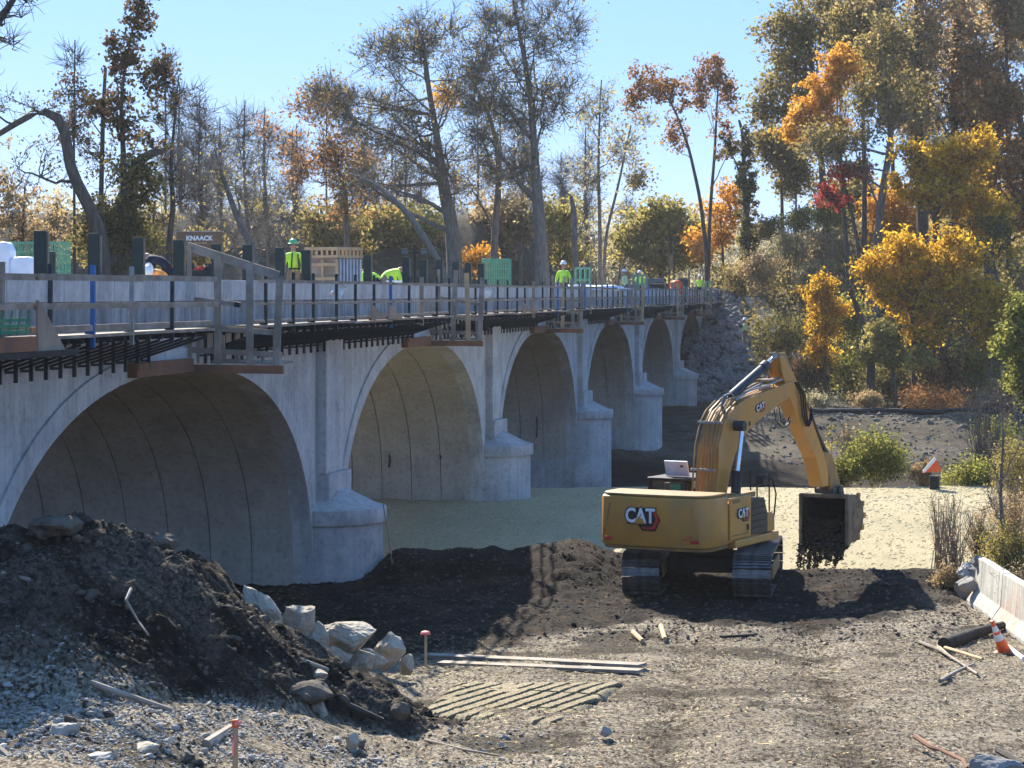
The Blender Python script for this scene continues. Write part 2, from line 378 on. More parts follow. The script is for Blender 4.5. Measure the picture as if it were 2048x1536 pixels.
# ------------------------------------------------------------------ terrain
O = np.array([-12.71, 0.0]); BD = np.array([3.528, 21.5]); BL = float(np.linalg.norm(BD)); DU = BD / BL; WU = np.array([DU[1], -DU[0]])
def B(m, w, z): 
    p = O + BD * m + WU * w; return Vector((p[0], p[1], z))
BRZ = math.atan2(DU[1], DU[0])       # bridge axis as local +x
def height(X, Y):
    X = np.asarray(X, float); Y = np.asarray(Y, float)
    z = np.zeros(np.broadcast(X, Y).shape) + 0 * X + 0 * Y
    # straw field dips slightly, river flat beyond, far bank, hill
    z = z - .42 * sstep(51.5, 54.5, Y) + .30 * sstep(56, 72, Y)
    edge = 77 + 1.0 * (fbm(X * .25, Y * 0 + 3, 3, 5) - .5) * 3 + .02 * (X - 5)
    z = z - 2.45 * sstep(0, 3.2, Y - edge)
    bank = 2.3 * sstep(108, 124, Y + 2.5 * (fbm(X * .2, Y * .2, 3, 8) - .5)); z = z + bank
    wb = (X - O[0]) * WU[0] + (Y - O[1]) * WU[1]
    hb = 146 + 1.2 * (fbm(X * .15, Y * .15, 3, 11) - .5)
    sl = .42 + .35 * sstep(17, 24, X)
    cap = 6.3 + 10 * sstep(15, 50, X) * sstep(150, 200, Y)
    z = z + 6.5 * sstep(-12, -17, wb) * sstep(60, 82, Y) + 0.0
    hill = np.minimum(np.maximum(0, Y - hb) * sl, cap + .5) * sstep(8, 12, X)
    flatroad = (6.2) * sstep(158, 170, Y) * (1 - sstep(8, 12, X))
    z = z + hill + flatroad
    z = z + (fbm(X * .4, Y * .4, 4, 21) - .5) * .5 * sstep(80, 84, Y)
    # soil berm between pad and straw
    cr = .62 - .42 * sstep(1.5, 4.5, X) 
    by = 51.2 + .8 * (fbm(X * .5, Y * 0, 2, 31) - .5)
    berm = np.exp(-((Y - by) / 1.25) ** 2) * cr * sstep(-3.6, -2.5, X) * (1 - sstep(9.2, 11, X)) * (.78 + .5 * fbm(X * 1.2, Y * 1.2, 3, 33))
    mound = .48 * np.exp(-((X - 1.1) / .9) ** 2 - ((Y - 49.8) / 1.6) ** 2) * (.7 + .6 * fbm(X * 2, Y * 2, 3, 35))
    lm = .28 * np.exp(-((X - 8.0) / 1.6) ** 2 - ((Y - 48.6) / 1.0) ** 2)
    z = z + berm + mound + lm
    near = 1 - sstep(50, 53, Y)
    z = z + near * ((fbm(X * .55, Y * .55, 3, 41) - .5) * .16 + (fbm(X * 3.2, Y * 2.4, 3, 43) - .5) * .11 + (fbm(X * 11, Y * 9, 2, 44) - .5) * .05)
    # tracked ruts towards the camera
    for cx in (3.1, 5.3):
        c = cx + (Y - 40) * .10
        rut = np.exp(-((X - c) / .38) ** 2); z = z - near * rut * (.07 + .03 * np.sin(Y * 2 * math.pi / .21))
    dk = sstep(41, 42.5, Y) * near; z = z + dk * (fbm(X * 5, Y * 5, 3, 47) - .5) * .12
    z = z + (fbm(X * 2.5, Y * 1.5, 3, 51) - .5) * .10 * sstep(53, 55, Y) * (1 - sstep(75, 77, Y))
    # ground climbs gently toward the camera, more on the left
    ramp = .08 + .11 * (1 - sstep(-4.5, -1.0, X)); am = 1.5 + .8 * (1 - sstep(-4.5, -1.0, X)); z = z + am * np.tanh(np.maximum(0, 40.2 - Y) * ramp / am)
    # right verge beyond barrier
    z = z + .35 * sstep(9.9, 11.5, X) * (1 - sstep(52, 60, Y))
    # left apron climbs toward pile
    return z
def seg(a, b, s): return list(np.arange(a, b, s))
xs = [-500, -300, -150, -80, -50, -35, -25, -18] + seg(-14, -10, .5) + seg(-10, 13, .095) + seg(13, 40, .6) + [42, 46, 52, 60, 75, 100, 150, 250, 500]
ys = [-20, 0, 10, 16] + seg(20, 56, .09) + seg(56, 84, .22) + seg(84, 190, .9) + [195, 205, 220, 250, 300, 400, 600, 1000, 2000]
XX, YY = np.meshgrid(xs, ys); ZZ = height(XX, YY)
nx, ny = len(xs), len(ys)
idx = np.arange(nx * ny).reshape(ny, nx)
FF = np.stack([idx[:-1, :-1], idx[:-1, 1:], idx[1:, 1:], idx[1:, :-1]], -1).reshape(-1, 4)
nn = fbm(XX * .5, YY * .5, 4, 61); n2 = fbm(XX * 1.7, YY * 1.7, 3, 63)
# dark topsoil around the machine; its near border paints in shadow edges and wanders
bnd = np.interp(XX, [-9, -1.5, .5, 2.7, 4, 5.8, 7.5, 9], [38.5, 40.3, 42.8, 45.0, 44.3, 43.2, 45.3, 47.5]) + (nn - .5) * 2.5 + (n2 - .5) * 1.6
soil_shade = sstep(-.4, .6, YY - bnd) * (1 - sstep(-.25, .2, YY - 53.0 + (n2 - .5) * 1.0))
soil_shade = soil_shade * (1 - .9 * sstep(.25, .9, XX - 9.0 + (YY < 48) * .8))
soil_shade = np.maximum(soil_shade, .75 * sstep(.60, .68, nn) * (YY < 50))
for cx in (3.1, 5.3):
    soil_shade = np.maximum(soil_shade, .6 * np.exp(-((XX - cx - (YY - 40) * .10) / .45) ** 2) * sstep(.42, .6, n2) * (YY < 50))
soil_shade = np.maximum(soil_shade, sstep(77.3, 79, YY) * (1 - sstep(112, 118, YY)))
strawm = sstep(-.2, .25, YY - 53.0 + (n2 - .5) * 1.0) * (1 - sstep(77.2, 78.6, YY + (n2 - .5)))
brushm = sstep(112, 118, YY)
mask = np.stack([soil_shade * (1 - brushm), strawm, brushm, np.ones_like(nn)], -1).reshape(-1, 4)
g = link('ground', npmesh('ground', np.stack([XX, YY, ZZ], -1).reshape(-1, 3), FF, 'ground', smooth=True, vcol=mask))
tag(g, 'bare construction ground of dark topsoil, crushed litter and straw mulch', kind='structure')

# ------------------------------------------------------------------ bridge
A_HALF = 9.55; CROWN = 5.05; NEXP = 2.4; ZTOP = 5.72; WID = 9.0
def arch_pts(off=0.0, n=44, zlow=-.4):
    pts = []
    a = A_HALF + off; b = CROWN + off
    for i in range(n + 1):
        t = math.pi * i / n; c, s_ = -math.cos(t), math.sin(t)
        pts.append((a * math.copysign(abs(c) ** (2 / NEXP), c), b * abs(s_) ** (2 / NEXP)))
    return [(-a, zlow)] + pts + [(a, zlow)]
br = empty('arch_bridge', B(2.4, 0, 0), 0, 'long grey concrete bridge with six tall arches and round nosed piers', 'bridge')
def L3(m0, x, w, z):    # x metres along bridge from station m0
    return B(m0 + x / BL, w, z)
ap = arch_pts(); apo = arch_pts(.38)
for k in range(6):
    mc = k + 1.905
    # ring face
    mb = MB(); n = len(ap)
    vs = []
    for (x, z), (x2, z2) in zip(ap, apo):
        vs += [L3(mc, x, .045, z), L3(mc, x2, .045, z2), L3(mc, x2, -.4, z2), L3(mc, x, -.4, z)]
    fs = []
    for i in range(n - 1):
        a = i * 4; b = a + 4
        fs += [(a, a + 1, b + 1, b), (a + 1, a + 2, b + 2, b + 1), (a + 3, a, b, b + 3)]
    mb.add(vs, fs); o = mb.build('arch_ring', 'conc', br)
    if k == 0: ring_o = o
    # spandrel wall over the ring
    mb = MB(); vs = []; fs = []
    half = BL / 2
    prof = [(x, z) for x, z in arch_pts(.375, zlow=-4)]
    prof = [(-half, -4)] + prof + [(half, -4)]
    for x, z in prof:
        vs += [L3(mc, x, 0, z), L3(mc, x, 0, max(ZTOP, z)), L3(mc, x, -.3, max(ZTOP, z)), L3(mc, x, -.3, z)]
    for i in range(len(prof) - 1):
        a = i * 4; b = a + 4; fs += [(a, b, b + 1, a + 1), (a + 2, a + 1, b + 1, b + 2)]
    MB().add(vs, fs).build('spandrel_wall', 'conc', br)
    # barrel made of precast strips
    for j in range(9):
        w0 = -.40 - j * .955; w1 = w0 - .93
        vs = []; fs = []
        for (x, z), (x2, z2) in zip(arch_pts(0, 36), arch_pts(.22, 36)):
            vs += [L3(mc, x, w0, z), L3(mc, x, w1, z), L3(mc, x2, w1, z2), L3(mc, x2, w0, z2)]
        for i in range(38):
            a = i * 4; b = a + 4; fs += [(a, a + 1, b + 1, b), (a + 1, a + 2, b + 2, b + 1), (a + 3, a, b, b + 3)]
        o = MB().add(vs, fs).build('arch_segment', 'conc_barrel', br)
        for p in o.data.polygons: p.use_smooth = False
    vs = []; fs = []
    for (x, z) in arch_pts(.26, 36): vs += [L3(mc, x, -.3, z), L3(mc, x, -WID, z)]
    for i in range(38): a = i * 2; fs.append((a, a + 1, a + 3, a + 2))
    MB().add(vs, fs).build('arch_backing', 'joint', br)
# piers
half_pier = BL / 2 - A_HALF
pier_names = []
for k in range(-1, 6):
    mp = k + 2.405
    zb = -.5 if k < 2 else -3.6
    ct = 2.0
    th = half_pier - .03
    mb = MB(); mb.prism([(-th, -.35), (th, -.35), (th, -WID + .05), (-th, -WID + .05)], lambda p, t: L3(mp, p[0], p[1], t), zb, 5.6)
    mb.build('pier_wall', 'conc_barrel', br)
    if k >= 0:
        mb = MB(); mb.prism([(-th - .10, 0.02), (th + .10, 0.02), (th + .10, -WID + .03), (-th - .10, -WID + .03)], lambda p, t: L3(mp, p[0], p[1], t), zb, -.38)
        mb.build('pier_plinth', 'conc_pier', br)
    if k < 0: continue
    def circ(r, n=28, w0=-.05): return [(r * math.cos(math.pi * i / n), w0 + r * math.sin(math.pi * i / n)) for i in range(n + 1)]
    r = half_pier - .0
    mb = MB(); mb.prism(circ(r), lambda p, t: L3(mp, p[0], p[1], t), zb, 1.262); mb.build('pier_nose', 'conc_pier', br, smooth=True)
    mb = MB(); mb.prism(circ(r + .085), lambda p, t: L3(mp, p[0], p[1], t), 1.262, 1.60); mb.build('pier_cap', 'conc_pier', br, smooth=True, bevel=.015)
    c = circ(r - .02, 24); vs = [L3(mp, x, w, 1.60) for x, w in c] + [L3(mp, x * .18 + .1, .02 + w * .12, 2.12) for x, w in c]
    n = len(c); MB().add(vs, [(i, i + 1, n + i + 1, n + i) for i in range(n - 1)] + [tuple(range(n, 2 * n))]).build('pier_cone', 'conc_pier', br, smooth=True)
    mb = MB(); mb.prism([(-.86, -.05), (-.86, .30), (.55, .46), (.80, .40), (.80, -.05)], lambda p, t: L3(mp, p[0], p[1], t), 1.60, 2.38); mb.build('pilaster_base', 'conc_pier', br, bevel=.02)
    mb = MB(); mb.prism([(-.88, .0), (-.88, .235), (.55, .235), (.55, .0)], lambda p, t: L3(mp, p[0], p[1], t), 2.38, ZTOP); mb.build('pilaster', 'conc', br, bevel=.012)
    mb = MB(); mb.prism([(.565, .0), (.565, .12), (.66, .12), (.66, .0)], lambda p, t: L3(mp, p[0], p[1], t), 2.38, ZTOP - .02); mb.build('joint_filler', 'joint', br)
    mb = MB(); mb.prism([(.675, .0), (.675, .2), (.86, .2), (.86, .0)], lambda p, t: L3(mp, p[0], p[1], t), 2.38, ZTOP - .01); mb.build('pilaster', 'conc', br)
# deck, fascia, parapet panels
M0, M1 = 1.2, 7.62
def strip(w0, w1, z0, z1, a=M0, b=M1):
    return MB().prism([(w0, z0), (w1, z0), (w1, z1), (w0, z1)], lambda p, t: B(t, p[0], p[1]), a, b)
strip(-WID, -.02, ZTOP + .005, 5.95).build('deck_slab', 'conc', br)
strip(-WID - .2, -WID + .1, 4.9, 6.6).build('far_parapet', 'conc', br)
strip(-.02, .16, ZTOP + .01, 6.27).build('fascia_band', 'conc_damp', br)
strip(-.02, .12, 6.272, 6.66).build('parapet_core', 'joint', br)
me = None
for i in range(58):
    m = 1.30 + i * .1053
    if m > M1: break
    if me is None:
        mb = MB(); mb.box((1.135, 0, 0), (2.27, .08, .39)); me = mb.mesh('parapet_panel', 'conc_fascia', bevel=.006)
    link('parapet_panel', me, br, B(m, .155, 6.47) - br.location, (0, 0, BRZ))
# dark uprights along the edge of the deck
me = MB().box((0, 0, .36), (.045, .19, 1.5)).mesh('upright_post', 'post_dark', bevel=.004)
me2 = MB().box((0, 0, .36), (.05, .05, 1.45)).mesh('post_batten', 'wood')
for i, m in enumerate([1.631, 1.741, 1.843, 1.95, 2.059, 2.16, 2.276, 2.378, 2.66, 2.875, 2.983, 3.09, 3.208, 3.3, 3.406]):
    p = B(m, -.32, 6.28)
    o = link('upright_post', me, br, p - br.location + Vector((0, 0, random.uniform(-.02, .02))), (0, 0, BRZ + random.uniform(-.15, .2)))
    o = link('post_batten', me2, br, p - br.location + Vector((.10, .05, 0)), (0, 0, BRZ))
p = B(2.0, -3.2, 6.1); link('upright_post', me, br, p - br.location, (0, 0, BRZ))
# inspection plates and stains on barrel walls
MB().box(B(2.3445, -1.9, .55), (.24, .03, .12)).build('wall_plate', 'white', br)
for (m, w, z, h) in ((3.3365, -3.0, .9, .5), (3.3365, -1.35, 1.2, .12), (4.336, -1.6, .5, 1.0), (2.3385, -2.2, 1.9, .1)):
    MB().tube([B(m, w, z), B(m, w + .03, z + h * .5), B(m, w, z + h)], .03, 6).build('drain_stain', 'black', br)

# ------------------------------------------------------------------ hung walkways (one per arch bay) with brackets, planks, rails
ws = ['nearest, left edge', 'after the first guard frame', 'after the second guard frame',
      'after the third guard frame', 'after the fourth guard frame', 'after the fifth guard frame', 'at the rock slope']
br_me = MB()
br_me.beam((0, 0.0, 5.715), (0, 1.22, 5.715), .04, .06)
br_me.beam((0, 0.03, 5.30), (0, 1.18, 5.67), .028, .04)
br_me.beam((0, 0.20, 5.12), (0, 0.20, 5.69), .04, .055)
br_me.beam((-.0, 0.04, 5.27), (.12, 0.16, 5.27), .04, .04)
br_me = br_me.mesh('bracket', 'steel_dark')
def bl(o, m, z=0.0, w=0.0):
    o.location = B(m, w, z) - o.parent.location; o.rotation_euler = (0, 0, BRZ)
FLIP = Matrix.Scale(-1, 4, (0, 1, 0))
for v in br_me.vertices: v.co.y = -v.co.y     # local +x along bridge, local -y outwards
br_me.flip_normals()
post_me = {}
for nm, mt_, r_ in (('steel_dark', 'steel_dark', .028), ('steel_blue', 'steel_blue', .032), ('wood', 'wood', .045), ('steel_grey', 'steel_grey', .03)):
    post_me[nm] = MB().beam((0, 0, 5.62), (0, 0, 6.82), r_ * 2, r_ * 2).box((0, .06, 5.83), (.02, .12, .12)).mesh('guard_post', mt_)
rr = random.Random(4)
gates = [1.93, 2.93, 3.93, 4.93, 5.93, 6.9]
edges = [1.25] + gates + [7.45]
bays = []
for k in range(7):
    a = edges[k] + (.02 if k else 0); b = edges[k + 1] - (.11 if k < 6 else 0)
    t = empty('hung_walkway', B((a + b) / 2, .6, 5.1), 0, 'timber work walkway hung on the bridge side, ' + ws[k], 'walkway', 'work walkways hung along the bridge')
    bays.append(t)
    m = a
    while m < b:
        o = link('bracket', br_me, t); bl(o, m); m += .0275
    # planks: three boards wide, laid in lengths
    L = (b - a); cnt = max(2, int(round(L * BL / 3.9)))
    for j in range(cnt):
        for q in range(3):
            w = .32 + q * .37; m0 = a + L * j / cnt; m1 = a + L * (j + 1) / cnt - .001; dz = rr.uniform(0, .03) + (.012 if j % 2 else 0)
            MB().prism([(w - .175, 5.755 + dz), (w + .175, 5.755 + dz), (w + .175, 5.80 + dz), (w - .175, 5.80 + dz)], lambda p, tt: B(tt, p[0], p[1]), m0, m1).build('plank', 'wood', t)
        m0 = a + L * j / cnt - .004; m1 = a + L * (j + 1) / cnt + .004; dz = rr.uniform(-.02, .02)
        for zc, hh, ww in ((6.64, .09 if k == 0 else .06, 1.235), (6.22, .08 if k == 0 else .045, 1.24), (5.90, .09 if k == 0 else .05, 1.14)):
            dz2 = rr.uniform(-.015, .015); off = rr.uniform(-.012, .02) + (.042 if j % 2 else 0)
            MB().prism([(ww + off - .02, zc - hh / 2 + dz2), (ww + off + .02, zc - hh / 2 + dz2), (ww + off + .02, zc + hh / 2 + dz2), (ww + off - .02, zc + hh / 2 + dz2)],
                       lambda p, tt: B(tt, p[0], p[1]), m0, m1).build('guard_rail' if zc > 6 else 'toe_board', 'wood', t)
    m = a + .03; i = 0
    seq0 = {0: ['wood', 'steel_dark', 'steel_blue', 'steel_grey', 'steel_dark']}
    while m < b:
        if k == 0:
            sel = {0: 'wood', 1: 'wood', 2: 'wood', 3: 'steel_dark', 4: 'steel_blue', 5: 'steel_grey', 6: 'steel_dark'}.get(i, 'steel_dark')
        else: sel = rr.choice(['steel_dark'] * 7 + ['steel_blue', 'steel_grey', 'wood'])
        o = link('guard_post', post_me[sel], t); bl(o, m if k else 1.215 + i * .083, 0, 1.18); o.rotation_euler[1] = rr.uniform(-.025, .025)
        m += .083; i += 1
    # plywood gussets
    if k in (1, 2):
        for mm in (2.36 + (k - 1) * .98, 2.44 + (k - 1) * .98):
            MB().prism([(0, 5.82), (0, 6.2), (1.6, 5.82)], lambda p, tt: B(mm + p[0] / BL, tt, p[1]), 1.27, 1.29).build('gusset', 'plywood', t)
t0 = bays[0]
MB().prism([(0, 5.62), (0, 6.32), (.1, 6.28), (.85, 5.62)], lambda p, tt: B(1.43 + p[0] * 1.25 / BL, tt, p[1]), 1.30, 1.33).build('gusset', 'plywood', t0)
MB().prism([(.2, 5.55), (1.42, 5.55), (1.42, 5.63), (.2, 5.63)], lambda p, tt: B(tt, p[0], p[1]), 1.28, 1.492).build('plank', 'wood_dark', t0)
MB().prism([(1.35, 5.64), (1.40, 5.64), (1.40, 5.84), (1.35, 5.84)], lambda p, tt: B(tt, p[0], p[1]), 1.30, 1.42).build('toe_board', 'wood_brown', t0)
# green safety mesh on the near walkway
gm = MB()
for i in range(9): gm.beam(B(1.31 + i * .0135, 1.26, 5.86), B(1.31 + i * .0135 + .006, 1.26, 6.18), .012, .05)
for z in (5.9, 5.98, 6.06): gm.beam(B(1.30, 1.255, z), B(1.425, 1.255, z), .012, .045)
tag(gm.build('safety_netting', 'green_mesh'), 'green plastic safety netting tied to the guard rail at far left', 'netting')
# timber guard frames across each crown
gl = ['nearest and largest', 'second from the camera', 'third, below the lone worker',
      'fourth, by the caged worker', 'fifth, below the orange tarpaulin', 'last, beside the rock slope']
for k, mg in enumerate(gates):
    wo_ = [1.78, 1.56, 1.45, 1.42, 1.38, 1.34][k]
    t = empty('timber_guard_frame', B(mg, .9, 5.0), 0, 'weathered timber guard frame over an arch crown, ' + gl[k], 'guard frame', 'timber guard frames over the arch crowns')
    if k == 0: posts = [(.07, 7.25, 5.15), (.60, 7.10, 5.13), (1.20, 6.98, 5.10), (1.76, 6.72, 5.02)]
    else: posts = [(.40, 7.08, 5.08), (.40 + (wo_ - .4) * .36, 7.06, 5.08), (.4 + (wo_ - .4) * .68, 6.98, 5.06), (wo_, 6.86, 5.0)]
    for i, (w, zt, zb) in enumerate(posts):
        l = (.03 if i % 2 else -.02) * 1.5 if k else (.0, .0, .0, .07)[i]
        MB().beam(B(mg - .006, w - l, zb), B(mg - .006, w + (l if k else 0), zt), .13 if i else .08, .045, up=(DU[0], DU[1], 0)).build('post', 'wood' if (i + k) % 3 else 'wood_new' if k else 'wood', t)
    if k == 0:
        MB().beam(B(mg - .003, -.0, 7.27), B(mg - .003, 1.72, 6.73), .045, .16).build('top_rail', 'wood', t)
        MB().beam(B(mg - .010, .0, 6.32), B(mg - .010, .95, 6.22), .045, .09).build('mid_rail', 'wood', t)
        MB().beam(B(mg - .01, .95, 6.22), B(mg - .01, 1.05, 6.2), .09, .09).build('rail_end', 'black', t)
    else:
        MB().beam(B(mg - .003, .36, 6.66), B(mg - .003, wo_ + .05, 6.60), .045, .09).build('top_rail', 'wood', t)
        MB().beam(B(mg - .003, .36, 6.30), B(mg - .003, wo_ + .05, 6.1), .045, .09).build('mid_rail', 'wood', t)
    MB().beam(B(mg - .003, .15, 5.80), B(mg - .003, wo_ - .05, 5.70), .045, .10).build('lower_rail', 'wood', t)
    MB().beam(B(mg - .002, .10, 5.38), B(mg - .002, wo_, 5.30), .045, .10).build('toe_rail', 'wood', t)
    MB().beam(B(mg - .012, -.05, 5.05), B(mg - .012, wo_ + .08, 5.04), .09, .15).build('bottom_beam', 'wood_brown', t)
    MB().prism([(.05, 5.0), (.22, 5.0), (.22, 5.24), (.05, 5.24)], lambda p, tt: B(tt, p[0], p[1]), mg - .16, mg - .016).build('side_form', 'wood_brown', t)
    MB().prism([(.46, 5.15), (wo_ - .1, 5.12), (wo_ - .1, 5.16), (.46, 5.19)], lambda p, tt: B(tt, p[0], p[1]), mg - .004, mg + .05).build('platform_board', 'wood', t)
    for q in range(7):
        w = .2 + (wo_ - .35) * q / 6
        MB().beam(B(mg - .001 + .004 * (q % 2), w, 5.14), B(mg - .001 + .004 * (q % 2), w, 5.30 if q % 2 else 5.66), .045, .09 if q % 2 else .05, up=(DU[0], DU[1], 0)).build('stud', 'wood_dark' if q % 3 == 1 else 'wood', t)

# ------------------------------------------------------------------ people
def person(label, loc, rz, pose='stand', top='hivis', legs='khaki', hat='helmet_white', scale=1.0, harness=False, hand_out=0.0):
    t = empty('person', loc, rz, label, 'person')
    if pose == 'stand':
        J = dict(pel=(0, 0, .95), che=(0, .01, 1.30), nek=(0, 0, 1.50), hed=(0, .03, 1.60), hed2=(0, .03, 1.74),
                 lsh=(-.19, 0, 1.43), rsh=(.19, 0, 1.43), lel=(-.27, -.03, 1.16), rel=(.27, -.03, 1.16), lha=(-.28, .12, .94), rha=(.30, .14, .96),
                 lhp=(-.10, 0, .90), rhp=(.10, 0, .90), lkn=(-.12, .03, .48), rkn=(.13, .02, .48), lan=(-.13, 0, .08), ran=(.14, 0, .08), lto=(-.13, .17, .04), rto=(.15, .17, .04))
    else:
        J = dict(pel=(0, -.12, .95), che=(0, .18, 1.16), nek=(0, .38, 1.22), hed=(0, .46, 1.23), hed2=(0, .57, 1.22),
                 lsh=(-.19, .32, 1.15), rsh=(.19, .32, 1.15), lel=(-.25, .38, .88), rel=(.25, .40, .88), lha=(-.18, .52, .68), rha=(.2, .55, .70),
                 lhp=(-.10, -.10, .88), rhp=(.10, -.10, .88), lkn=(-.13, .10, .48), rkn=(.14, .08, .48), lan=(-.14, -.05, .08), ran=(.15, -.07, .08), lto=(-.14, .12, .04), rto=(.16, .10, .04))
    E = [('pel', 'che', 1), ('che', 'nek', 1), ('nek', 'hed', 0), ('hed', 'hed2', 0), ('che', 'lsh', 1), ('che', 'rsh', 1), ('lsh', 'lel', 1), ('rsh', 'rel', 1), ('lel', 'lha', 1), ('rel', 'rha', 1),
         ('pel', 'lhp', 2), ('pel', 'rhp', 2), ('lhp', 'lkn', 2), ('rhp', 'rkn', 2), ('lkn', 'lan', 2), ('rkn', 'ran', 2), ('lan', 'lto', 3), ('ran', 'rto', 3)]
    R = dict(pel=.17 if pose != 'stand' else .15, che=.20 if pose != 'stand' else .165, nek=.065, hed=.085, hed2=.08, lsh=.085, rsh=.085, lel=.058, rel=.058, lha=.045, rha=.045, lhp=.105, rhp=.105, lkn=.072, rkn=.072, lan=.055, ran=.055, lto=.045, rto=.045)
    # two fingers' worth of hand per side, each a short chain
    for s_ in ('l', 'r'):
        h = Vector(J[s_ + 'ha']); e = Vector(J[s_ + 'el']); d = (h - e).normalized(); sd = d.cross(Vector((0, 0, 1))).normalized()
        for q in range(4):
            nm = s_ + 'f%d' % q; J[nm] = tuple(h + d * (.10 - .012 * abs(q - 1.5)) + sd * (.022 * (q - 1.5))); R[nm] = .012; E.append((s_ + 'ha', nm, 0))
        nm = s_ + 'th'; J[nm] = tuple(h + d * .04 + sd * .055); R[nm] = .013; E.append((s_ + 'ha', nm, 0))
    keys = list(J); me = bpy.data.meshes.new('body'); me.from_pydata([J[k] for k in keys], [(keys.index(a), keys.index(b)) for a, b, _ in E], [])
    ob = bpy.data.objects.new('tmp', me); COL.objects.link(ob)
    md = ob.modifiers.new('s', 'SKIN'); sv = me.skin_vertices[0].data
    for i, k in enumerate(keys):
        rx = R[k]; sv[i].radius = (rx, rx * (.75 if k in ('pel', 'che') else 1)); sv[i].use_root = (k == 'pel')
    s2 = ob.modifiers.new('d', 'SUBSURF'); s2.levels = 1
    dg = bpy.context.evaluated_depsgraph_get(); bm_ = bpy.data.meshes.new_from_object(ob.evaluated_get(dg))
    bpy.data.objects.remove(ob); bm_.name = 'body'; bm_.materials.clear()
    for mn in ('skin', top, legs, 'black'): bm_.materials.append(M[mn])
    segs = [(Vector(J[a]), Vector(J[b]), c) for a, b, c in E]
    for p in bm_.polygons:
        c = p.center; best = 9; bi = 1
        for a, b, k in segs:
            ab = b - a; tt = max(0, min(1, (c - a).dot(ab) / ab.length_squared)); dd = (a + ab * tt - c).length
            if dd < best: best = dd; bi = k
        p.material_index = bi; p.use_smooth = True
    o = link('body', bm_, t)
    hc = Vector(J['hed']).lerp(Vector(J['hed2']), .75)
    up = (Vector(J['hed2']) - Vector(J['nek'])).normalized() if pose != 'stand' else Vector((0, 0, 1))
    mb = MB(); q = up.to_track_quat('Z', 'Y').to_matrix()
    ring = []
    for i in range(5):
        ph = i / 4 * math.pi / 2 * .95; ring.append((.125 * math.cos(ph), .13 * math.sin(ph)))
    vs = [hc + up * .0 + q @ Vector((rx * math.cos(a_), rx * 1.12 * math.sin(a_), z_ + .03)) for rx, z_ in ring for a_ in [2 * math.pi * j / 12 for j in range(12)]]
    fs = [(i * 12 + j, i * 12 + (j + 1) % 12, (i + 1) * 12 + (j + 1) % 12, (i + 1) * 12 + j) for i in range(4) for j in range(12)] + [tuple(48 + j for j in range(12))]
    mb.add(vs, fs); vs = [hc + q @ Vector((rx * math.cos(a_), rx * 1.1 * math.sin(a_) + .015, z_)) for rx, z_ in ((.122, .032), (.165, .02)) for a_ in [2 * math.pi * j / 12 for j in range(12)]]
    mb.add(vs, [(j, (j + 1) % 12, 12 + (j + 1) % 12, 12 + j) for j in range(12)])
    mb.build('hard_hat', hat, t, world=False, smooth=True)
    # face: nose, ears
    fd = Vector((0, 1, 0)) if pose == 'stand' else Vector((0, .5, -.87))
    mb = MB(); c = Vector(J['hed']) + fd * .08 + (up * .04); mb.tube([c, c + fd * .03], [.018, .008], 6)
    for s_ in (-1, 1):
        e = c + Vector((s_ * .03, 0, 0)) + up * .035 - fd * .004; mb.tube([e, e + fd * .006], .009, 6)
        e = Vector(J['hed']) + Vector((s_ * .085, 0, 0)) + up * .03; mb.tube([e, e + Vector((s_ * .015, 0, 0))], .022, 6)
    mb.build('face', 'skin', t, world=False)
    if harness:
        mb = MB()
        for s_ in (-1, 1): mb.beam((s_ * .11, -.135, 1.05), (s_ * .08, -.13, 1.46), .03, .02, up=(0, 1, 0))
        mb.beam((-.17, -.12, 1.02), (.17, -.12, 1.02), .02, .05); mb.build('harness', 'black', t, world=False)
    t.scale = (scale,) * 3
    return t
def at_deck(u, m_px_per_m, z):     # point on deck for picture column u where one metre covers that many picture pixels
    Y = F / m_px_per_m; return Vector(((u - 1024) * Y / F, Y, z))
person('worker in lime jacket with black harness, back turned, left of the timber crate', at_deck(587, 72, 6.08), rad(25), top='hivis', legs='khaki', hat='helmet_green', harness=True)
person('worker in navy hooded top bending over, left of the brown tool chest', at_deck(328, 76, 6.18), rad(80), 'bend', 'navy', 'navy', 'helmet_white')
person('crouching worker in orange and lime vest in front of the navy worker', at_deck(325, 92, 5.86), rad(150), 'bend', 'orange_vest', 'khaki', 'helmet_white', .86)
person('worker in lime jacket half hidden behind a dark post, right of the crate', at_deck(752, 66, 5.85), rad(70), 'bend', 'hivis', 'navy', 'helmet_white')
person('stooping worker in lime jacket just left of the red and white cooler', at_deck(772, 66, 5.92), rad(-70), 'bend', 'hivis', 'khaki', 'helmet_white')
person('worker in bright lime shirt and white hard hat standing alone at the parapet', at_deck(1127, 50.5, 5.86), rad(180), top='hivis', legs='khaki')
person('worker in pale lime vest leaning, between the two far green cages', at_deck(1249, 38, 5.95), rad(110), 'stand', 'hivis_pale', 'khaki', 'helmet_white', .95)
person('small far worker in lime top at the far end of the deck', at_deck(1399, 29, 5.9), rad(180), 'stand', 'hivis', 'navy', 'helmet_white')
person('worker in pale clothes climbing the grey rock slope', Vector((15.7, 153.5, height(15.7, 153.5) + .1)), rad(60), 'stand', 'hivis_pale', 'khaki', 'helmet_white')
pp = at_deck(1279, 36, 5.95)
person('worker in lime top standing inside the farther green cage', pp, rad(180), 'stand', 'hivis', 'khaki', 'helmet_white', .95)

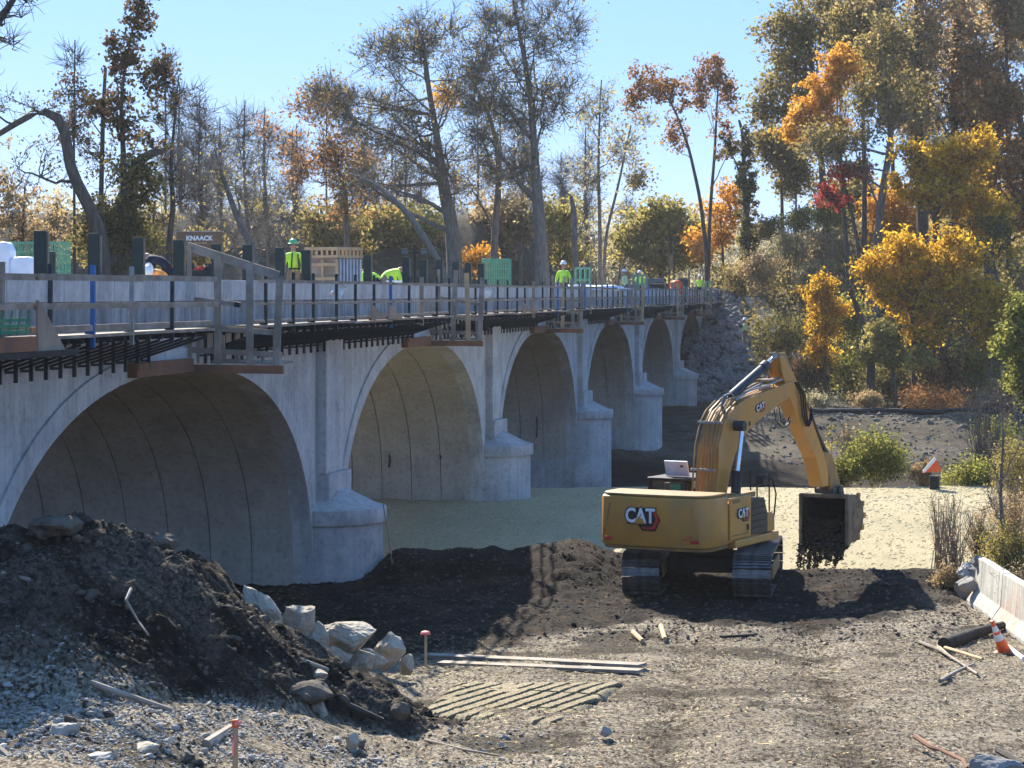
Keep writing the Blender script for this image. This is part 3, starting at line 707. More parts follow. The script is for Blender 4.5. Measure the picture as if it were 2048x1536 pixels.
# ------------------------------------------------------------------ things on the deck
def cage(label, u, ppm, z, sx, sy, sz, nb, post=False, r=.012, levels=5, rz=BRZ - math.pi / 2):
    p = at_deck(u, ppm, z); t = empty('rebar_cage', p, rz, label, 'rebar cage', 'green coated rebar cages on the deck')
    for i in range(nb + 1):
        for sgn in (-1, 1):
            x = -sx / 2 + sx * i / nb
            MB().tube([(x, sgn * sy / 2, 0), (x, sgn * sy / 2, sz)], r, 5).build('bar', 'green_bar', t, world=False)
    nb2 = max(2, int(nb * sy / sx))
    for i in range(1, nb2):
        for sgn in (-1, 1):
            y = -sy / 2 + sy * i / nb2; MB().tube([(sgn * sx / 2, y, 0), (sgn * sx / 2, y, sz)], r, 5).build('bar', 'green_bar', t, world=False)
    for k in range(levels):
        z_ = .06 + (sz - .09) * k / (levels - 1)
        MB().tube([(-sx / 2, -sy / 2, z_), (sx / 2, -sy / 2, z_), (sx / 2, sy / 2, z_), (-sx / 2, sy / 2, z_), (-sx / 2, -sy / 2, z_)], r * 1.2, 5).build('tie', 'green_bar', t, world=False)
    return t
cage('large green coated rebar cage at far left, behind the first dark post', 78, 84, 6.0, 1.25, .8, 1.65, 14, r=.014, levels=8)
cage('green rebar cage with curved flared top, right of the second guard frame', 993, 55, 5.95, .95, .7, 1.72, 11, r=.018, levels=6)
cage('open green rebar cage standing behind the third guard frame', 1166, 46, 5.95, .62, .4, 1.6, 3, r=.035, levels=4)
cage('small green rebar cage with a worker inside, behind the fourth guard frame', 1280, 37, 5.95, .72, .5, 1.50, 3, r=.035, levels=4)
cage('tiny green rebar cage at the last guard frame', 1415, 29, 5.95, .6, .4, 1.35, 3, r=.03, levels=3)
# flare on top of cage 2
t = empty('rebar_ring', at_deck(993, 55, 7.55), 0, 'flared green rebar ring laid on top of the curved cage', 'rebar ring')
for z_, r_ in ((.0, .42), (.12, .5)):
    MB().tube([(r_ * math.cos(a), r_ * .6 * math.sin(a), z_) for a in [i * math.pi / 10 for i in range(21)]], .018, 5).build('ring', 'green_bar', t, world=False)
# wrapped white bundles at far left
def lump(name, mat_, c, size, seed, label, cat, group=None, sub=3, amp=.18, flatz=True, rz=0, freq=2.2):
    import bmesh
    bm = bmesh.new(); bmesh.ops.create_icosphere(bm, subdivisions=sub, radius=1)
    from mathutils import noise
    rl_ = random.Random(seed * 31 + 7); stone_ = mat_ in ('stone', 'stone_pale', 'riprap')
    planes = []
    if stone_:
        for _ in range(17):
            q = Vector((rl_.gauss(0, 1), rl_.gauss(0, 1), rl_.gauss(0, 1))).normalized(); planes.append((q, rl_.uniform(.50, .74)))
    for v in bm.verts:
        d = v.co.normalized(); n = noise.fractal(d * freq + Vector((seed * 3.1, seed, 0)), .9, 2.1, 6); nr = noise.noise(d * freq * .7 + Vector((0, seed * 7.7, 3)))
        pc = d * (1 + amp * 1.4 * nr + (0 if stone_ else amp * .6 * n))
        for q, dd in planes:
            over = pc.dot(q) - dd
            if over > 0: pc = pc - q * over * .94
        if stone_: pc = pc * (1.34 + .13 * n + .07 * noise.noise(d * 6 + Vector((seed, 0, 0))) + .045 * noise.noise(d * 14) - .05 * abs(noise.noise(d * 3.1 + Vector((0, seed, 0)))))
        v.co = pc
    me = bpy.data.meshes.new(name); bm.to_mesh(me); bm.free(); me.materials.append(M[mat_])
    if mat_ == 'soil_clod' or 'stone' in mat_: pass
    for v in me.vertices: v.co = Vector((v.co.x * size[0], v.co.y * size[1], v.co.z * size[2]))
    o = link(name, me, None, c, (0, 0, rz)); tag(o, label, cat, group); return o
def wrapped(label, u0, u1, v0, v1, ppm, dep):
    Y = F / ppm; c = Vector((((u0 + u1) / 2 - 1024) * Y / F, Y, CH - ((v0 + v1) / 2 - 588) * Y / F))
    w = (u1 - u0) / ppm; h = (v1 - v0) / ppm
    mb = MB(); mb.prism([(-w / 2, -h / 2), (w / 2, -h / 2), (w / 2 - .02, h * .35), (w * .36, h / 2), (-w * .3, h / 2 - .02), (-w / 2, h * .42)], lambda p, t_: Vector((p[0], t_, p[1])) + c, -dep / 2, dep / 2)
    o = mb.build('wrapped_bundle', 'tarp_white', None, bevel=.04); tag(o, label, 'wrapped bundle'); return o
wrapped('tall bundle wrapped in white plastic at the left edge of the deck', -40, 28, 484, 600, 100, .6)
wrapped('low bundle under pale blue plastic beside the tall white one', 26, 68, 513, 600, 100, .6)
# tool chest with raised lid
Y = F / 76.0; p = Vector(((396 - 1024) * Y / F, Y, 6.15)); t = empty('tool_chest', p, 0, 'brown steel tool chest with its lid raised and tools inside', 'tool chest')
MB().box((0, 0, .42), (1.22, .6, .55)).build('chest_body', 'box_brown', t, world=False, bevel=.02)
MB().box((0, -.31, .62), (1.10, .02, .50)).build('dark_opening', 'black', t, world=False)
MB().box((0, .28, 1.56), (1.22, .05, .66)).build('lid', 'box_brown', t, world=False, bevel=.01)
MB().box((0, .28, 1.90), (1.24, .07, .02)).build('lid_lip', 'steel_grey', t, world=False)
for s_ in (-1, 1): MB().box((s_ * .60, .05, .95), (.02, .5, .55)).build('side_panel', 'box_brown', t, world=False)
MB().box((0, -.34, .40), (1.22, .03, .10)).build('tread_plate', 'chrome', t, world=False)
rr = random.Random(9)
for i in range(9):
    MB().box((-.5 + i * .125, -.2 + rr.uniform(-.05, .05), .92 + rr.uniform(-.03, .05)), (.11, .12, rr.uniform(.06, .16))).build('tool', rr.choice(['red', 'steel_grey', 'black', 'navy']), t, world=False)
def text(body, size, matname, parent, mtx, extr=.004, offset=0.0, name='lettering', shear=0, sx=1.0):
    cu = bpy.data.curves.new(name, 'FONT'); cu.body = body; cu.size = size; cu.extrude = extr; cu.offset = offset; cu.align_x = 'CENTER'; cu.align_y = 'CENTER'; cu.shear = shear
    cu.resolution_u = 3
    ob = bpy.data.objects.new('tmp', cu); COL.objects.link(ob); dg = bpy.context.evaluated_depsgraph_get()
    me = bpy.data.meshes.new_from_object(ob.evaluated_get(dg)); bpy.data.objects.remove(ob)
    me.materials.clear(); me.materials.append(M[matname])
    for v in me.vertices: v.co = mtx @ Vector((v.co.x * sx, v.co.y, v.co.z))
    me.name = name; o = link(name, me, parent); return o
RX = Matrix.Rotation(rad(90), 4, 'X')
text('KNAACK', .17, 'white', t, Matrix.Translation((0, .25, 1.72)) @ RX, offset=.006)
text('JOBSITE BOX', .07, 'wood_new', t, Matrix.Translation((0, .25, 1.59)) @ RX, offset=.002)
MB().box((0, .25, 1.42), (.28, .02, .08)).build('badge', 'black', t, world=False)
# work bench
Y = F / 88.0; p = Vector(((232 - 1024) * Y / F, Y, 6.0)); t = empty('work_bench', p, 0, 'low timber work bench loaded with cups and tools, left of the navy worker', 'work bench')
MB().box((0, 0, 1.02 - .45), (.80, .55, .05)).build('bench_top', 'wood', t, world=False)
MB().box((0, -.24, .88 - .42), (.76, .04, .14)).build('apron', 'wood_brown', t, world=False)
for sx_ in (-1, 1):
    for sy_ in (-1, 1): MB().box((sx_ * .34, sy_ * .22, .27), (.07, .07, .54)).build('leg', 'wood', t, world=False)
for i, (x, mm_, s_) in enumerate(((-.22, 'tarp_white', .09), (.06, 'white', .14), (.28, 'steel_grey', .11), (.36, 'black', .1))):
    tag(MB().tube([p + Vector((x, -.1, .596)), p + Vector((x, -.1, .6 + s_))], [s_ * .5, s_ * .42], 10).build('cup', mm_), ['white bag end lying at the left of the work bench', 'white paper cup on the middle of the work bench', 'grey metal tin on the work bench', 'black can at the right end of the work bench'][i], 'container')
# formwork crate
Y = F / 73.0; p = Vector(((668 - 1024) * Y / F, Y, 6.02)); t = empty('formwork_crate', p, rad(-32), 'large timber framed formwork crate with ribbed metal side', 'formwork crate')
MB().box((0, 0, .72), (.98, .98, 1.30)).build('core', 'plywood', t, world=False)
for k in range(7): MB().box((.515, -.46 + k * .153, .70), (.05, .05, 1.30)).build('metal_rib', 'steel_grey', t, world=False)
for k in range(7): MB().box((.497, -.385 + k * .153, .70), (.012, .10, 1.28)).build('metal_panel', 'tarp_white', t, world=False)
for z_ in (.12, .50, .80, 1.18): MB().box((0, -.515, z_), (1.02, .05, .09)).build('rail', 'wood_new', t, world=False)
for x in (-.48, 0, .48): MB().box((x, -.512, .68), (.08, .055, 1.28)).build('stile', 'wood_new', t, world=False)
for z_ in (1.40, 1.62):
    for sgn in (-1, 1):
        MB().box((0, sgn * .55, z_), (1.16, .05, .07)).build('top_rail', 'wood_new', t, world=False); MB().box((sgn * .55, 0, z_), (.05, 1.05, .07)).build('top_rail', 'wood_new', t, world=False)
for i in range(7):
    q = -.52 + i * .173; MB().box((q, -.55, 1.51), (.04, .05, .17)).build('baluster', 'wood_new', t, world=False); MB().box((.55, q, 1.51), (.05, .04, .17)).build('baluster', 'wood_new', t, world=False)
MB().box((0, 0, 1.36), (1.1, 1.1, .03)).build('top_board', 'wood', t, world=False)
# cooler
Y = F / 68.0; p = Vector(((789 - 1024) * Y / F, Y, 6.35)); t = empty('cooler', p, rad(8), 'red cooler with white lid between the stooping worker and the lighting mast', 'cooler')
MB().box((0, 0, .17), (.42, .28, .30)).build('body', 'red', t, world=False, bevel=.02); MB().box((0, 0, .37), (.44, .30, .09)).build('lid', 'white', t, world=False, bevel=.02)
MB().box((0, -.145, .18), (.2, .01, .07)).build('label_plate', 'white', t, world=False)
MB().tube([(-.23, 0, .33), (-.25, 0, .44), (.25, 0, .44), (.23, 0, .33)], .015, 6).build('handle', 'white', t, world=False)
# lighting mast
Y = F / 64.0; p = Vector(((829 - 1024) * Y / F, Y, 5.97)); t = empty('lighting_mast', p, 0, 'black portable lighting mast with two lamp heads on a tripod', 'lighting mast')
MB().tube([(0, 0, .3), (0, 0, 1.95)], .045, 8).build('mast', 'black', t, world=False)
MB().beam((-.35, 0, 1.72), (.35, 0, 1.72), .06, .06).build('cross_arm', 'black', t, world=False)
for s_ in (-1, 1):
    h = MB().box((s_ * .30, -.03, 1.74), (.26, .14, .22)).build('lamp_head', 'black', t, world=False, bevel=.01)
    MB().box((s_ * .30, -.105, 1.74), (.2, .01, .14)).build('lens', 'glass', h, world=False)
for a in (0, 2.1, 4.2): MB().tube([(0, 0, .8), (.35 * math.cos(a), .35 * math.sin(a), 0)], .02, 6).build('leg', 'black', t, world=False)
# small far things on deck
def simple(name, label, cat, parts, p, rz=0, group=None):
    t = empty(name, p, rz, label, cat, group)
    for nm, mt_, c, s_ in parts: MB().box(c, s_).build(nm, mt_, t, world=False, bevel=min(s_) * .12)
    return t
simple('generator', 'white and grey generator box with open panel behind the second guard frame', 'generator', [('housing', 'white', (0, 0, .30), (.62, .5, .52)), ('panel', 'black', (-.06, -.26, .34), (.3, .03, .26)), ('lid', 'steel_grey', (0, 0, .59), (.66, .54, .05))], at_deck(890, 60, 6.15))
simple('plywood_box', 'plain plywood box behind the second guard frame, left of the generator', 'box', [('side', 'plywood', (0, 0, .3), (.45, .4, .6)), ('batten', 'wood_new', (0, -.215, .5), (.45, .03, .07))], at_deck(862, 60, 6.1))
simple('orange_case', 'orange brown timber case in front of the lighting mast', 'case', [('case', 'wood_new', (0, 0, .18), (.42, .3, .28)), ('lid', 'wood_brown', (0, 0, .34), (.44, .32, .04)), ('slot', 'black', (0, -.155, .18), (.2, .012, .07))], at_deck(828, 70, 6.35))
t = empty('lumber_stack', at_deck(1058, 52, 6.35), rad(5), 'dark lumber stack resting on white plastic, between the curved cage and the worker', 'lumber stack')
for i in range(10):
    MB().box((rr.uniform(-.06, .06), (i % 3) * .17 - .17, .13 + (i // 3) * .08), (1.05 - .05 * (i // 3), .15, .07)).build('board', 'wood_dark' if i % 2 else 'wood_brown', t, world=False)
MB().box((0, 0, .03), (1.1, .6, .12)).build('plastic_sheet', 'tarp_white', t, world=False, bevel=.03)
t = empty('support_truck', at_deck(1312, 34, 5.95), 0, 'black parked truck seen from behind at the far end of the deck', 'truck')
MB().box((0, 0, .75), (1.35, 2.4, .62)).build('body', 'black', t, world=False, bevel=.05); MB().box((0, .6, 1.2), (1.2, 1.3, .38)).build('cab', 'black', t, world=False, bevel=.08)
MB().box((0, -.06, 1.22), (1.0, .01, .22)).build('rear_window', 'glass', t, world=False)
for s_ in (-1, 1):
    MB().box((s_ * .52, -1.21, .85), (.16, .03, .12)).build('tail_light', 'red', t, world=False); MB().tube([(s_ * .62 - .1, -.7, .34), (s_ * .62 + .1, -.7, .34)], .34, 14).build('wheel', 'black', t, world=False)
MB().box((0, -1.21, .72), (.3, .02, .12)).build('number_plate', 'white', t, world=False)
simple('dark_cabinet', 'blue black upright cabinet right of the drill mast', 'cabinet', [('cabinet', 'navy', (0, 0, .55), (.6, .5, 1.1)), ('door', 'steel_dark', (0, -.26, .55), (.5, .03, .98)), ('feet', 'black', (0, 0, -.2), (.5, .4, .4))], at_deck(1366, 32, 6.3))
t = empty('drill_rig', at_deck(1343, 30, 5.9), 0, 'tall rusty drill rig mast rising over the far end of the deck', 'drill rig')
for s_ in (-1, 1): MB().beam((s_ * .17, 0, .2), (s_ * .17, 0, 4.2), .10, .12).build('mast_rail', 'wood_dark', t, world=False)
for i in range(12): MB().beam((-.17, 0, .4 + i * .33), (.17, 0, .55 + i * .33), .05, .05).build('lattice', 'wood_dark', t, world=False)
MB().box((0, .05, 2.6), (.2, .2, 1.0)).build('hammer', 'box_brown', t, world=False); MB().box((0, 0, .1), (1.1, .8, .4)).build('base', 'black', t, world=False); MB().box((0, 0, 4.2), (.45, .3, .12)).build('mast_head', 'black', t, world=False)
lump('tarpaulin_heap', 'orange', at_deck(1352, 33, 6.75), (.46, .4, .42), 5, 'orange tarpaulin heaped over equipment near the far end of the deck', 'tarpaulin', amp=.3)
o = lump('plastic_heap', 'tarp_white', at_deck(1170, 47, 6.62), (1.7, .4, .16), 8, 'long low heap of white plastic sheet behind the parapet beside the green cage', 'plastic sheet', amp=.35, freq=4)
for i, (m, w, z, sc_, lb) in enumerate(((2.235, 1.2, 6.40, .2, 'white rag knotted on the guard rail right of the first guard frame'), (3.06, 1.2, 6.38, .2, 'white rag hanging on the guard rail right of the second guard frame'))):
    mb = MB(); c = B(m, w, z)
    vs = []; 
    for a in range(5):
        for b_ in range(5):
            vs.append(c + Vector((.13 * (a - 2) * .5 + .06 * math.sin(b_ * 2.1 + a), -.06 + .06 * math.sin(a * 1.7 + b_), (b_ - 2) * .075 + .04 * math.sin(a * 2.3 + i) + .03 * a)))
    mb.add(vs, [(a * 5 + b_, a * 5 + b_ + 1, a * 5 + b_ + 6, a * 5 + b_ + 5) for a in range(4) for b_ in range(4)])
    vv = [v + Vector((0, .012, 0)) for v in vs]; mb.add(vv, [(a * 5 + b_, a * 5 + b_ + 5, a * 5 + b_ + 6, a * 5 + b_ + 1) for a in range(4) for b_ in range(4)])
    tag(mb.build('rag', 'white', smooth=True), lb, 'rag')
simple('bucket_pail', 'white plastic sheet roll lying behind the first guard frame', 'plastic roll', [('roll', 'white', (0, 0, .1), (.42, .2, .14)), ('strap', 'steel_grey', (0, 0, .1), (.05, .21, .15))], at_deck(530, 82, 6.42))
simple('material_pallet', 'pallet of bagged material behind the first guard frame, right of the tool chest', 'pallet', [('bag', 'tarp_white', (-.2, 0, .3), (.36, .4, .16)), ('bag', 'plywood', (.2, .05, .28), (.4, .4, .2)), ('pallet', 'wood_new', (0, 0, .12), (.9, .7, .12)), ('deck_support', 'wood', (0, 0, -.2), (.8, .6, .5))], at_deck(474, 76, 6.25))

# ------------------------------------------------------------------ excavator
HD = rad(28.5); S0 = Vector((4.24, 50.0, float(height(4.24, 50.0)) * 0 + 0.0))
ex = empty('excavator', S0, math.pi / 2 - HD, 'yellow tracked excavator seen from behind, boom raised and bucket hanging over the straw', 'excavator')
def ept(u, v, y):      # picture point -> (x, z) in the machine's vertical plane at sideways offset y
    k = (u - 1024) / F; sx = S0.x - math.cos(HD) * y; sy = S0.y + math.sin(HD) * y
    r = (k * sy - sx) / (math.sin(HD) - k * math.cos(HD)); Yd = sy + r * math.cos(HD)
    return r, CH - (v - 588) * Yd / F - S0.z
def rrect(x0, x1, y0, y1, r, n=5):
    pts = []
    for cx, cy_, a0 in ((x1 - r, y1 - r, 0), (x0 + r, y1 - r, 90), (x0 + r, y0 + r, 180), (x1 - r, y0 + r, 270)):
        for i in range(n + 1):
            a = rad(a0 + 90 * i / n); pts.append((cx + r * math.cos(a), cy_ + r * math.sin(a)))
    return pts
P3 = lambda p, t: Vector((p[0], p[1], t))
def plan(poly, z0, z1, name, m, parent=ex, bevel=0, smooth=False):
    return MB().prism(poly, P3, z0, z1).build(name, m, parent, world=False, bevel=bevel, smooth=smooth)
def side(poly, y0, y1, name, m, parent=ex, bevel=0):
    return MB().prism(poly, lambda p, t: Vector((p[0], t, p[1])), y0, y1).build(name, m, parent, world=False, bevel=bevel)
# undercarriage
uc = empty('undercarriage', (0, 0, 0), rad(28.5 - 10)); uc.parent = ex
MB().box((0, 0, .55), (1.6, 1.5, .34)).build('car_body', 'cat_frame', uc, world=False, bevel=.05)
MB().tube([(0, 0, .70), (0, 0, 1.02)], .62, 24).build('slew_ring', 'cat_frame', uc, world=False)
shoe = MB().box((0, 0, 0), (.178, .80, .022)); 
for gx in (-.075, 0, .075): shoe.box((gx, 0, .03), (.014, .80, .042))
shoe = shoe.mesh('track_shoe', 'track_steel')
R_ = .40; HL = 1.82
def tpath(s):
    per = 4 * HL + 2 * math.pi * R_; s %= per
    if s < 2 * HL: return Vector((-HL + s, 0, .48 + R_)), 0.0
    s -= 2 * HL
    if s < math.pi * R_: a = s / R_; return Vector((HL + R_ * math.sin(a), 0, .48 + R_ * math.cos(a))), a
    s -= math.pi * R_
    if s < 2 * HL: return Vector((HL - s, 0, .48 - R_)), math.pi
    s -= 2 * HL; a = s / R_; return Vector((-HL - R_ * math.sin(a), 0, .48 - R_ * math.cos(a))), math.pi + a
PER = 4 * HL + 2 * math.pi * R_; NS = 52
for sg in (-1, 1):
    tr = side([(-HL, .20), (HL, .20), (HL + .25, .48), (HL, .74), (-HL, .74), (-HL - .25, .48)], sg * 1.17 - .17, sg * 1.17 + .17, 'track', 'cat_frame', ex, bevel=.02)
    tr.rotation_euler = (0, 0, rad(28.5 - 10))
    for i in range(NS):
        p, a = tpath(i * PER / NS); o = link('track_shoe', shoe, tr, p + Vector((0, sg * 1.17, 0)), (0, a, 0))
    for i in range(7): MB().tube([(-1.5 + i * .5, sg * 1.17 - .28, .22), (-1.5 + i * .5, sg * 1.17 + .28, .22)], .11, 10).build('roller', 'track_steel', tr, world=False)
    for xx in (-HL, HL): MB().tube([(xx, sg * 1.17 - .12, .48), (xx, sg * 1.17 + .12, .48)], .36, 20).build('sprocket', 'track_steel', tr, world=False)
    MB().box((0, sg * 1.17 - .36 * 1, .46), (2.4, .05, .3)).build('track_guard', 'cat_yellow_dirty', tr, world=False, bevel=.02)
# upper structure
cw = [(-1.75, 1.30), (-1.75, -1.30)] + [(-2.35 - .30 * math.sin(a) - .14 * math.sin(a), -1.30 + .34 * (1 - math.cos(a))) for a in [i * math.pi / 12 for i in range(7)]]
cw += [(-2.835, -.5), (-2.85, 0), (-2.835, .5)] + [(-2.35 - .44 * math.sin(a), 1.30 - .34 * (1 - math.cos(a))) for a in [i * math.pi / 12 for i in range(6, -1, -1)]]
o = plan(cw, 1.12, 2.16, 'counterweight', 'cat_yellow', bevel=.05, smooth=True); cwt = o
plan([(x * .985, y * .965) for x, y in cw], 2.161, 2.225, 'counterweight_top', 'cat_yellow_dirty', bevel=.03)
plan([(x * .98, y * .97) for x, y in cw], 1.05, 1.118, 'counterweight_foot', 'cat_yellow_dirty', bevel=.02)
for sg in (-1, 1):   # recess edges in the counterweight face
    MB().beam((-2.868, sg * .92, 2.02), (-2.80, sg * 1.08, 1.34), .012, .02).build('crease', 'cat_yellow_dirty', cwt, world=False)
for sg in (-1, 1): MB().box((-2.79, sg * .98, 1.27), (.06, .17, .07)).build('tail_light', 'red', cwt, world=False, bevel=.01)
plan(rrect(-1.74, .10, -1.27, 1.27, .04), 1.14, 2.0, 'engine_housing', 'cat_yellow', bevel=.03)
plan(rrect(-1.60, -.05, -.95, 1.1, .05), 2.002, 2.05, 'hood', 'cat_yellow_dirty', bevel=.02)
for (x, y, s_) in ((-1.3, .5, .12), (-1.0, .9, .08), (-.9, -.2, .10), (-.4, -.8, .09)): MB().box((x, y, 2.07), (s_ * 1.6, s_, .05)).build('hood_fitting', 'cat_yellow_dirty', ex, world=False, bevel=.01)
dr = plan([(-1.70, -1.272), (-1.70, -1.315), (-.56, -1.315), (-.50, -1.272)], 1.22, 2.10, 'side_door', 'cat_yellow', bevel=.012)
MB().box((-1.15, -1.318, 1.30), (.9, .012, .012)).build('door_seam', 'black', dr, world=False)
MB().box((-.75, -1.322, 1.42), (.10, .012, .13)).build('door_latch', 'black', dr, world=False)
MB().box((-1.36, -1.322, 2.02), (.34, .008, .08)).build('vent', 'cat_yellow_dirty', dr, world=False)
gr_ = side([(-.48, 1.22), (.42, 1.20), (.42, 1.62), (.24, 1.98), (-.56, 2.02)], -1.30, -.9, 'grille', 'grille', bevel=.02)
for z_ in (1.36, 1.50, 1.64, 1.78, 1.9): MB().box((-.08, -1.31, z_), (.72, .02, .018)).build('louvre', 'steel_dark', gr_, world=False)
side([(.43, 1.20), (.86, 1.20), (.86, 1.50), (.74, 1.62), (.43, 1.64)], -1.29, -.85, 'tool_box', 'cat_yellow', bevel=.025)
side([(-1.45, 1.02), (1.0, 1.02), (1.0, 1.185), (-1.45, 1.185)], -1.33, -1.0, 'side_sill', 'cat_yellow', bevel=.02)
plan(rrect(-1.7, 1.3, -1.0, 1.1, .1), .98, 1.13, 'main_frame', 'cat_frame')
plan(rrect(.12, 1.2, -.8, .25, .05), 1.14, 1.75, 'boom_housing', 'cat_frame')
# cab
cab = plan(rrect(-.02, 1.55, .42, 1.38, .08), 1.14, 1.62, 'cab', 'black')
plan(rrect(-.0, 1.52, .44, 1.36, .08), 1.62, 2.26, 'cab_window', 'glass', cab)
for (x, y) in ((.02, .47), (.02, 1.33), (.0, .95), (1.48, .47), (1.48, 1.33), (.75, .45)): MB().box((x, y, 1.95), (.09, .09, .66)).build('cab_pillar', 'black', cab, world=False)
plan(rrect(-.06, 1.58, .39, 1.41, .1), 2.26, 2.335, 'cab_roof', 'black', cab, bevel=.02)
MB().box((-.03, .72, 2.1), (.02, .3, .2)).build('rear_green_patch', 'green_mesh', cab, world=False)  # small green patch on the rear cab glass
a, b_ = ept(1321, 948, .8), ept(1374, 950, .3)
m_ = Matrix.Rotation(rad(-20), 3, 'Y')
MB().box((.35, .84, 2.52), (.05, .56, .36), m_).build('roof_hatch', 'tarp_white', cab, world=False, bevel=.012)
MB().box((.31, .70, 2.58), (.03, .08, .04), m_).build('hatch_handle', 'black', cab, world=False)
plan(rrect(.1, 1.1, -.75, .2, .05), 1.9, 2.03, 'pump_cover', 'cat_yellow_dirty', bevel=.02)
# boom (bent plate box) -------------------------------------------------
yb0, yb1 = -.42, .04
bp = [(1432, 1000), (1437, 945), (1438, 892), (1449, 845), (1460, 826), (1475, 811), (1491, 799), (1568, 769), (1588, 762), (1592, 776), (1576, 797), (1545, 819), (1513, 845), (1487, 872), (1471, 908), (1461, 945), (1452, 1000)]
bp = [ept(u, v, yb0) for u, v in bp]
boom = side(bp, yb0, yb1, 'boom', 'cat_yellow', bevel=.015)
stp = [(1559, 712), (1568, 711), (1592, 757), (1612, 803), (1624, 840), (1648, 908), (1657, 945), (1657, 972), (1645, 974), (1632, 916), (1612, 872), (1594, 831), (1578, 791), (1566, 751)]
ys0, ys1 = -.36, -.02
stp = [ept(u, v, ys0) for u, v in stp]
stick = side(stp, ys0, ys1, 'stick', 'cat_yellow', bevel=.012)
def T(pts, y): 
    out = []
    for u, v in pts: r, z = ept(u, v, y); out.append(Vector((r, y, z)))
    return out
# cylinders
sc_ = MB().tube(T([(1463, 791), (1531, 731)], -.2), .098, 14).build('stick_cylinder', 'steel_dark', ex, world=False, smooth=True)
q = T([(1524, 737), (1532, 730)], -.2); MB().tube(q, .118, 14).build('cylinder_gland', 'steel_dark', sc_, world=False, smooth=True)
MB().tube(T([(1531, 731), (1549, 713)], -.2), .058, 12).build('rod', 'chrome', sc_, world=False, smooth=True)
MB().tube([T([(1550, 712)], -.42)[0], T([(1550, 712)], .0)[0]], .075, 12).build('pin_boss', 'steel_grey', sc_, world=False)
c = T([(1551, 712)], -.2)[0]
side([(c.x - .12, c.z + .07), (c.x + .3, c.z + .08), (stp[2][0], stp[2][1]), (stp[13][0], stp[13][1]), (c.x - .05, c.z - .35)], -.335, -.30, 'stick_horn', 'cat_yellow_dirty', stick)
side([(c.x - .12, c.z + .07), (c.x + .3, c.z + .08), (stp[2][0], stp[2][1]), (stp[13][0], stp[13][1]), (c.x - .05, c.z - .35)], -.10, -.065, 'stick_horn', 'cat_yellow_dirty', stick)
for yy, nm in ((-.60, 'near'), (.22, 'far')):
    d0 = (0 if yy < 0 else -62)
    bc = MB().tube(T([(1470 + d0, 1010), (1474 + d0, 942)], yy), .11, 14).build('boom_cylinder', 'steel_dark', ex, world=False, smooth=True)
    MB().tube(T([(1474 + d0, 943), (1484 + d0, 862)], yy), .055, 12).build('rod', 'chrome', bc, world=False, smooth=True)
    e = T([(1484 + d0, 852)], yy)[0]
    MB().tube([e + Vector((0, -.07, 0)), e + Vector((0, .20 if yy < 0 else -.2, 0))], .115, 12).build('rod_eye', 'steel_dark', bc, world=False)
e = T([(1499, 847)], yb0)[0]; MB().tube([e + Vector((0, -.01, 0)), e + Vector((0, .02, 0))], .055, 12).build('pivot_hole', 'black', boom, world=False)
# hydraulic lines along the back of the boom
back = [(1430, 990), (1432, 940), (1435, 892), (1446, 845), (1458, 824), (1474, 806)]
for i in range(8):
    y = yb0 + .02 + i * .068; off = .05 + .03 * (i % 3)
    pts = []
    for j, (u, v) in enumerate(back):
        r, z = ept(u, v, yb0); pts.append(Vector((r - off - .02 * math.sin(j * 2 + i), y, z + off * (.5 if j > 3 else .1))))
    MB().tube(pts, .021, 7).build('hydraulic_line', 'cat_yellow_dirty', boom, world=False, smooth=True)
for f_ in (1, 3):
    r, z = ept(back[f_][0], back[f_][1], yb0); MB().box((r - .08, (yb0 + yb1) / 2 + .05, z), (.10, .56, .05)).build('line_clamp', 'steel_grey', boom, world=False)
top = [(1474, 806), (1500, 790), (1530, 777), (1568, 762)]
for i in range(6):
    y = yb0 + .04 + i * .075; pts = []
    for j, (u, v) in enumerate(top):
        r, z = ept(u, v, yb0); pts.append(Vector((r, y, z + .06 + .03 * math.sin(j * 1.9 + i * 1.3))))
    MB().tube(pts, .02, 6).build('hydraulic_line', 'cat_yellow_dirty' if i % 2 else 'steel_grey', boom, world=False, smooth=True)
for i in range(5):      # loose hoses arching over the knee
    y = yb0 + .05 + i * .09; k0 = i * 2
    MB().tube(T([(1452 + k0, 838), (1442 + k0, 812), (1447 + k0, 792), (1462 + k0, 786), (1474 + k0, 800), (1480 + k0, 812)], y), .019, 7).build('hose', 'black' if i % 2 else 'steel_grey', boom, world=False, smooth=True)
MB().box(T([(1531, 770)], -.2)[0] + Vector((0, 0, .08)), (.5, .3, .12)).build('line_bracket', 'cat_yellow_dirty', boom, world=False)
MB().tube(T([(1519, 781), (1523, 760), (1546, 760), (1548, 778)], -.38), .014, 6).build('guard_hoop', 'steel_grey', boom, world=False)
for i in range(3):      # hoses beside the stick pivot and under the boom
    MB().tube(T([(1590 + i * 3, 765), (1602 + i * 4, 790), (1605 + i * 4, 830), (1612 + i * 3, 852), (1620 + i * 2, 838), (1622, 812)], -.42 - .02 * i), .021, 7).build('hose', 'black', stick, world=False, smooth=True)
for i in range(3): MB().tube(T([(1548 + i * 5, 818 - i * 2), (1552 + i * 5, 842), (1564 + i * 4, 856 - i * 3), (1576, 852 - i * 5), (1580, 842 - i * 6)], -.25 + .05 * i), .014, 6).build('hose', 'steel_grey' if i == 1 else 'black', stick, world=False, smooth=True)
MB().tube(T([(1606, 790), (1626, 836), (1650, 905)], -.30), .018, 6).build('stick_line', 'black', stick, world=False)
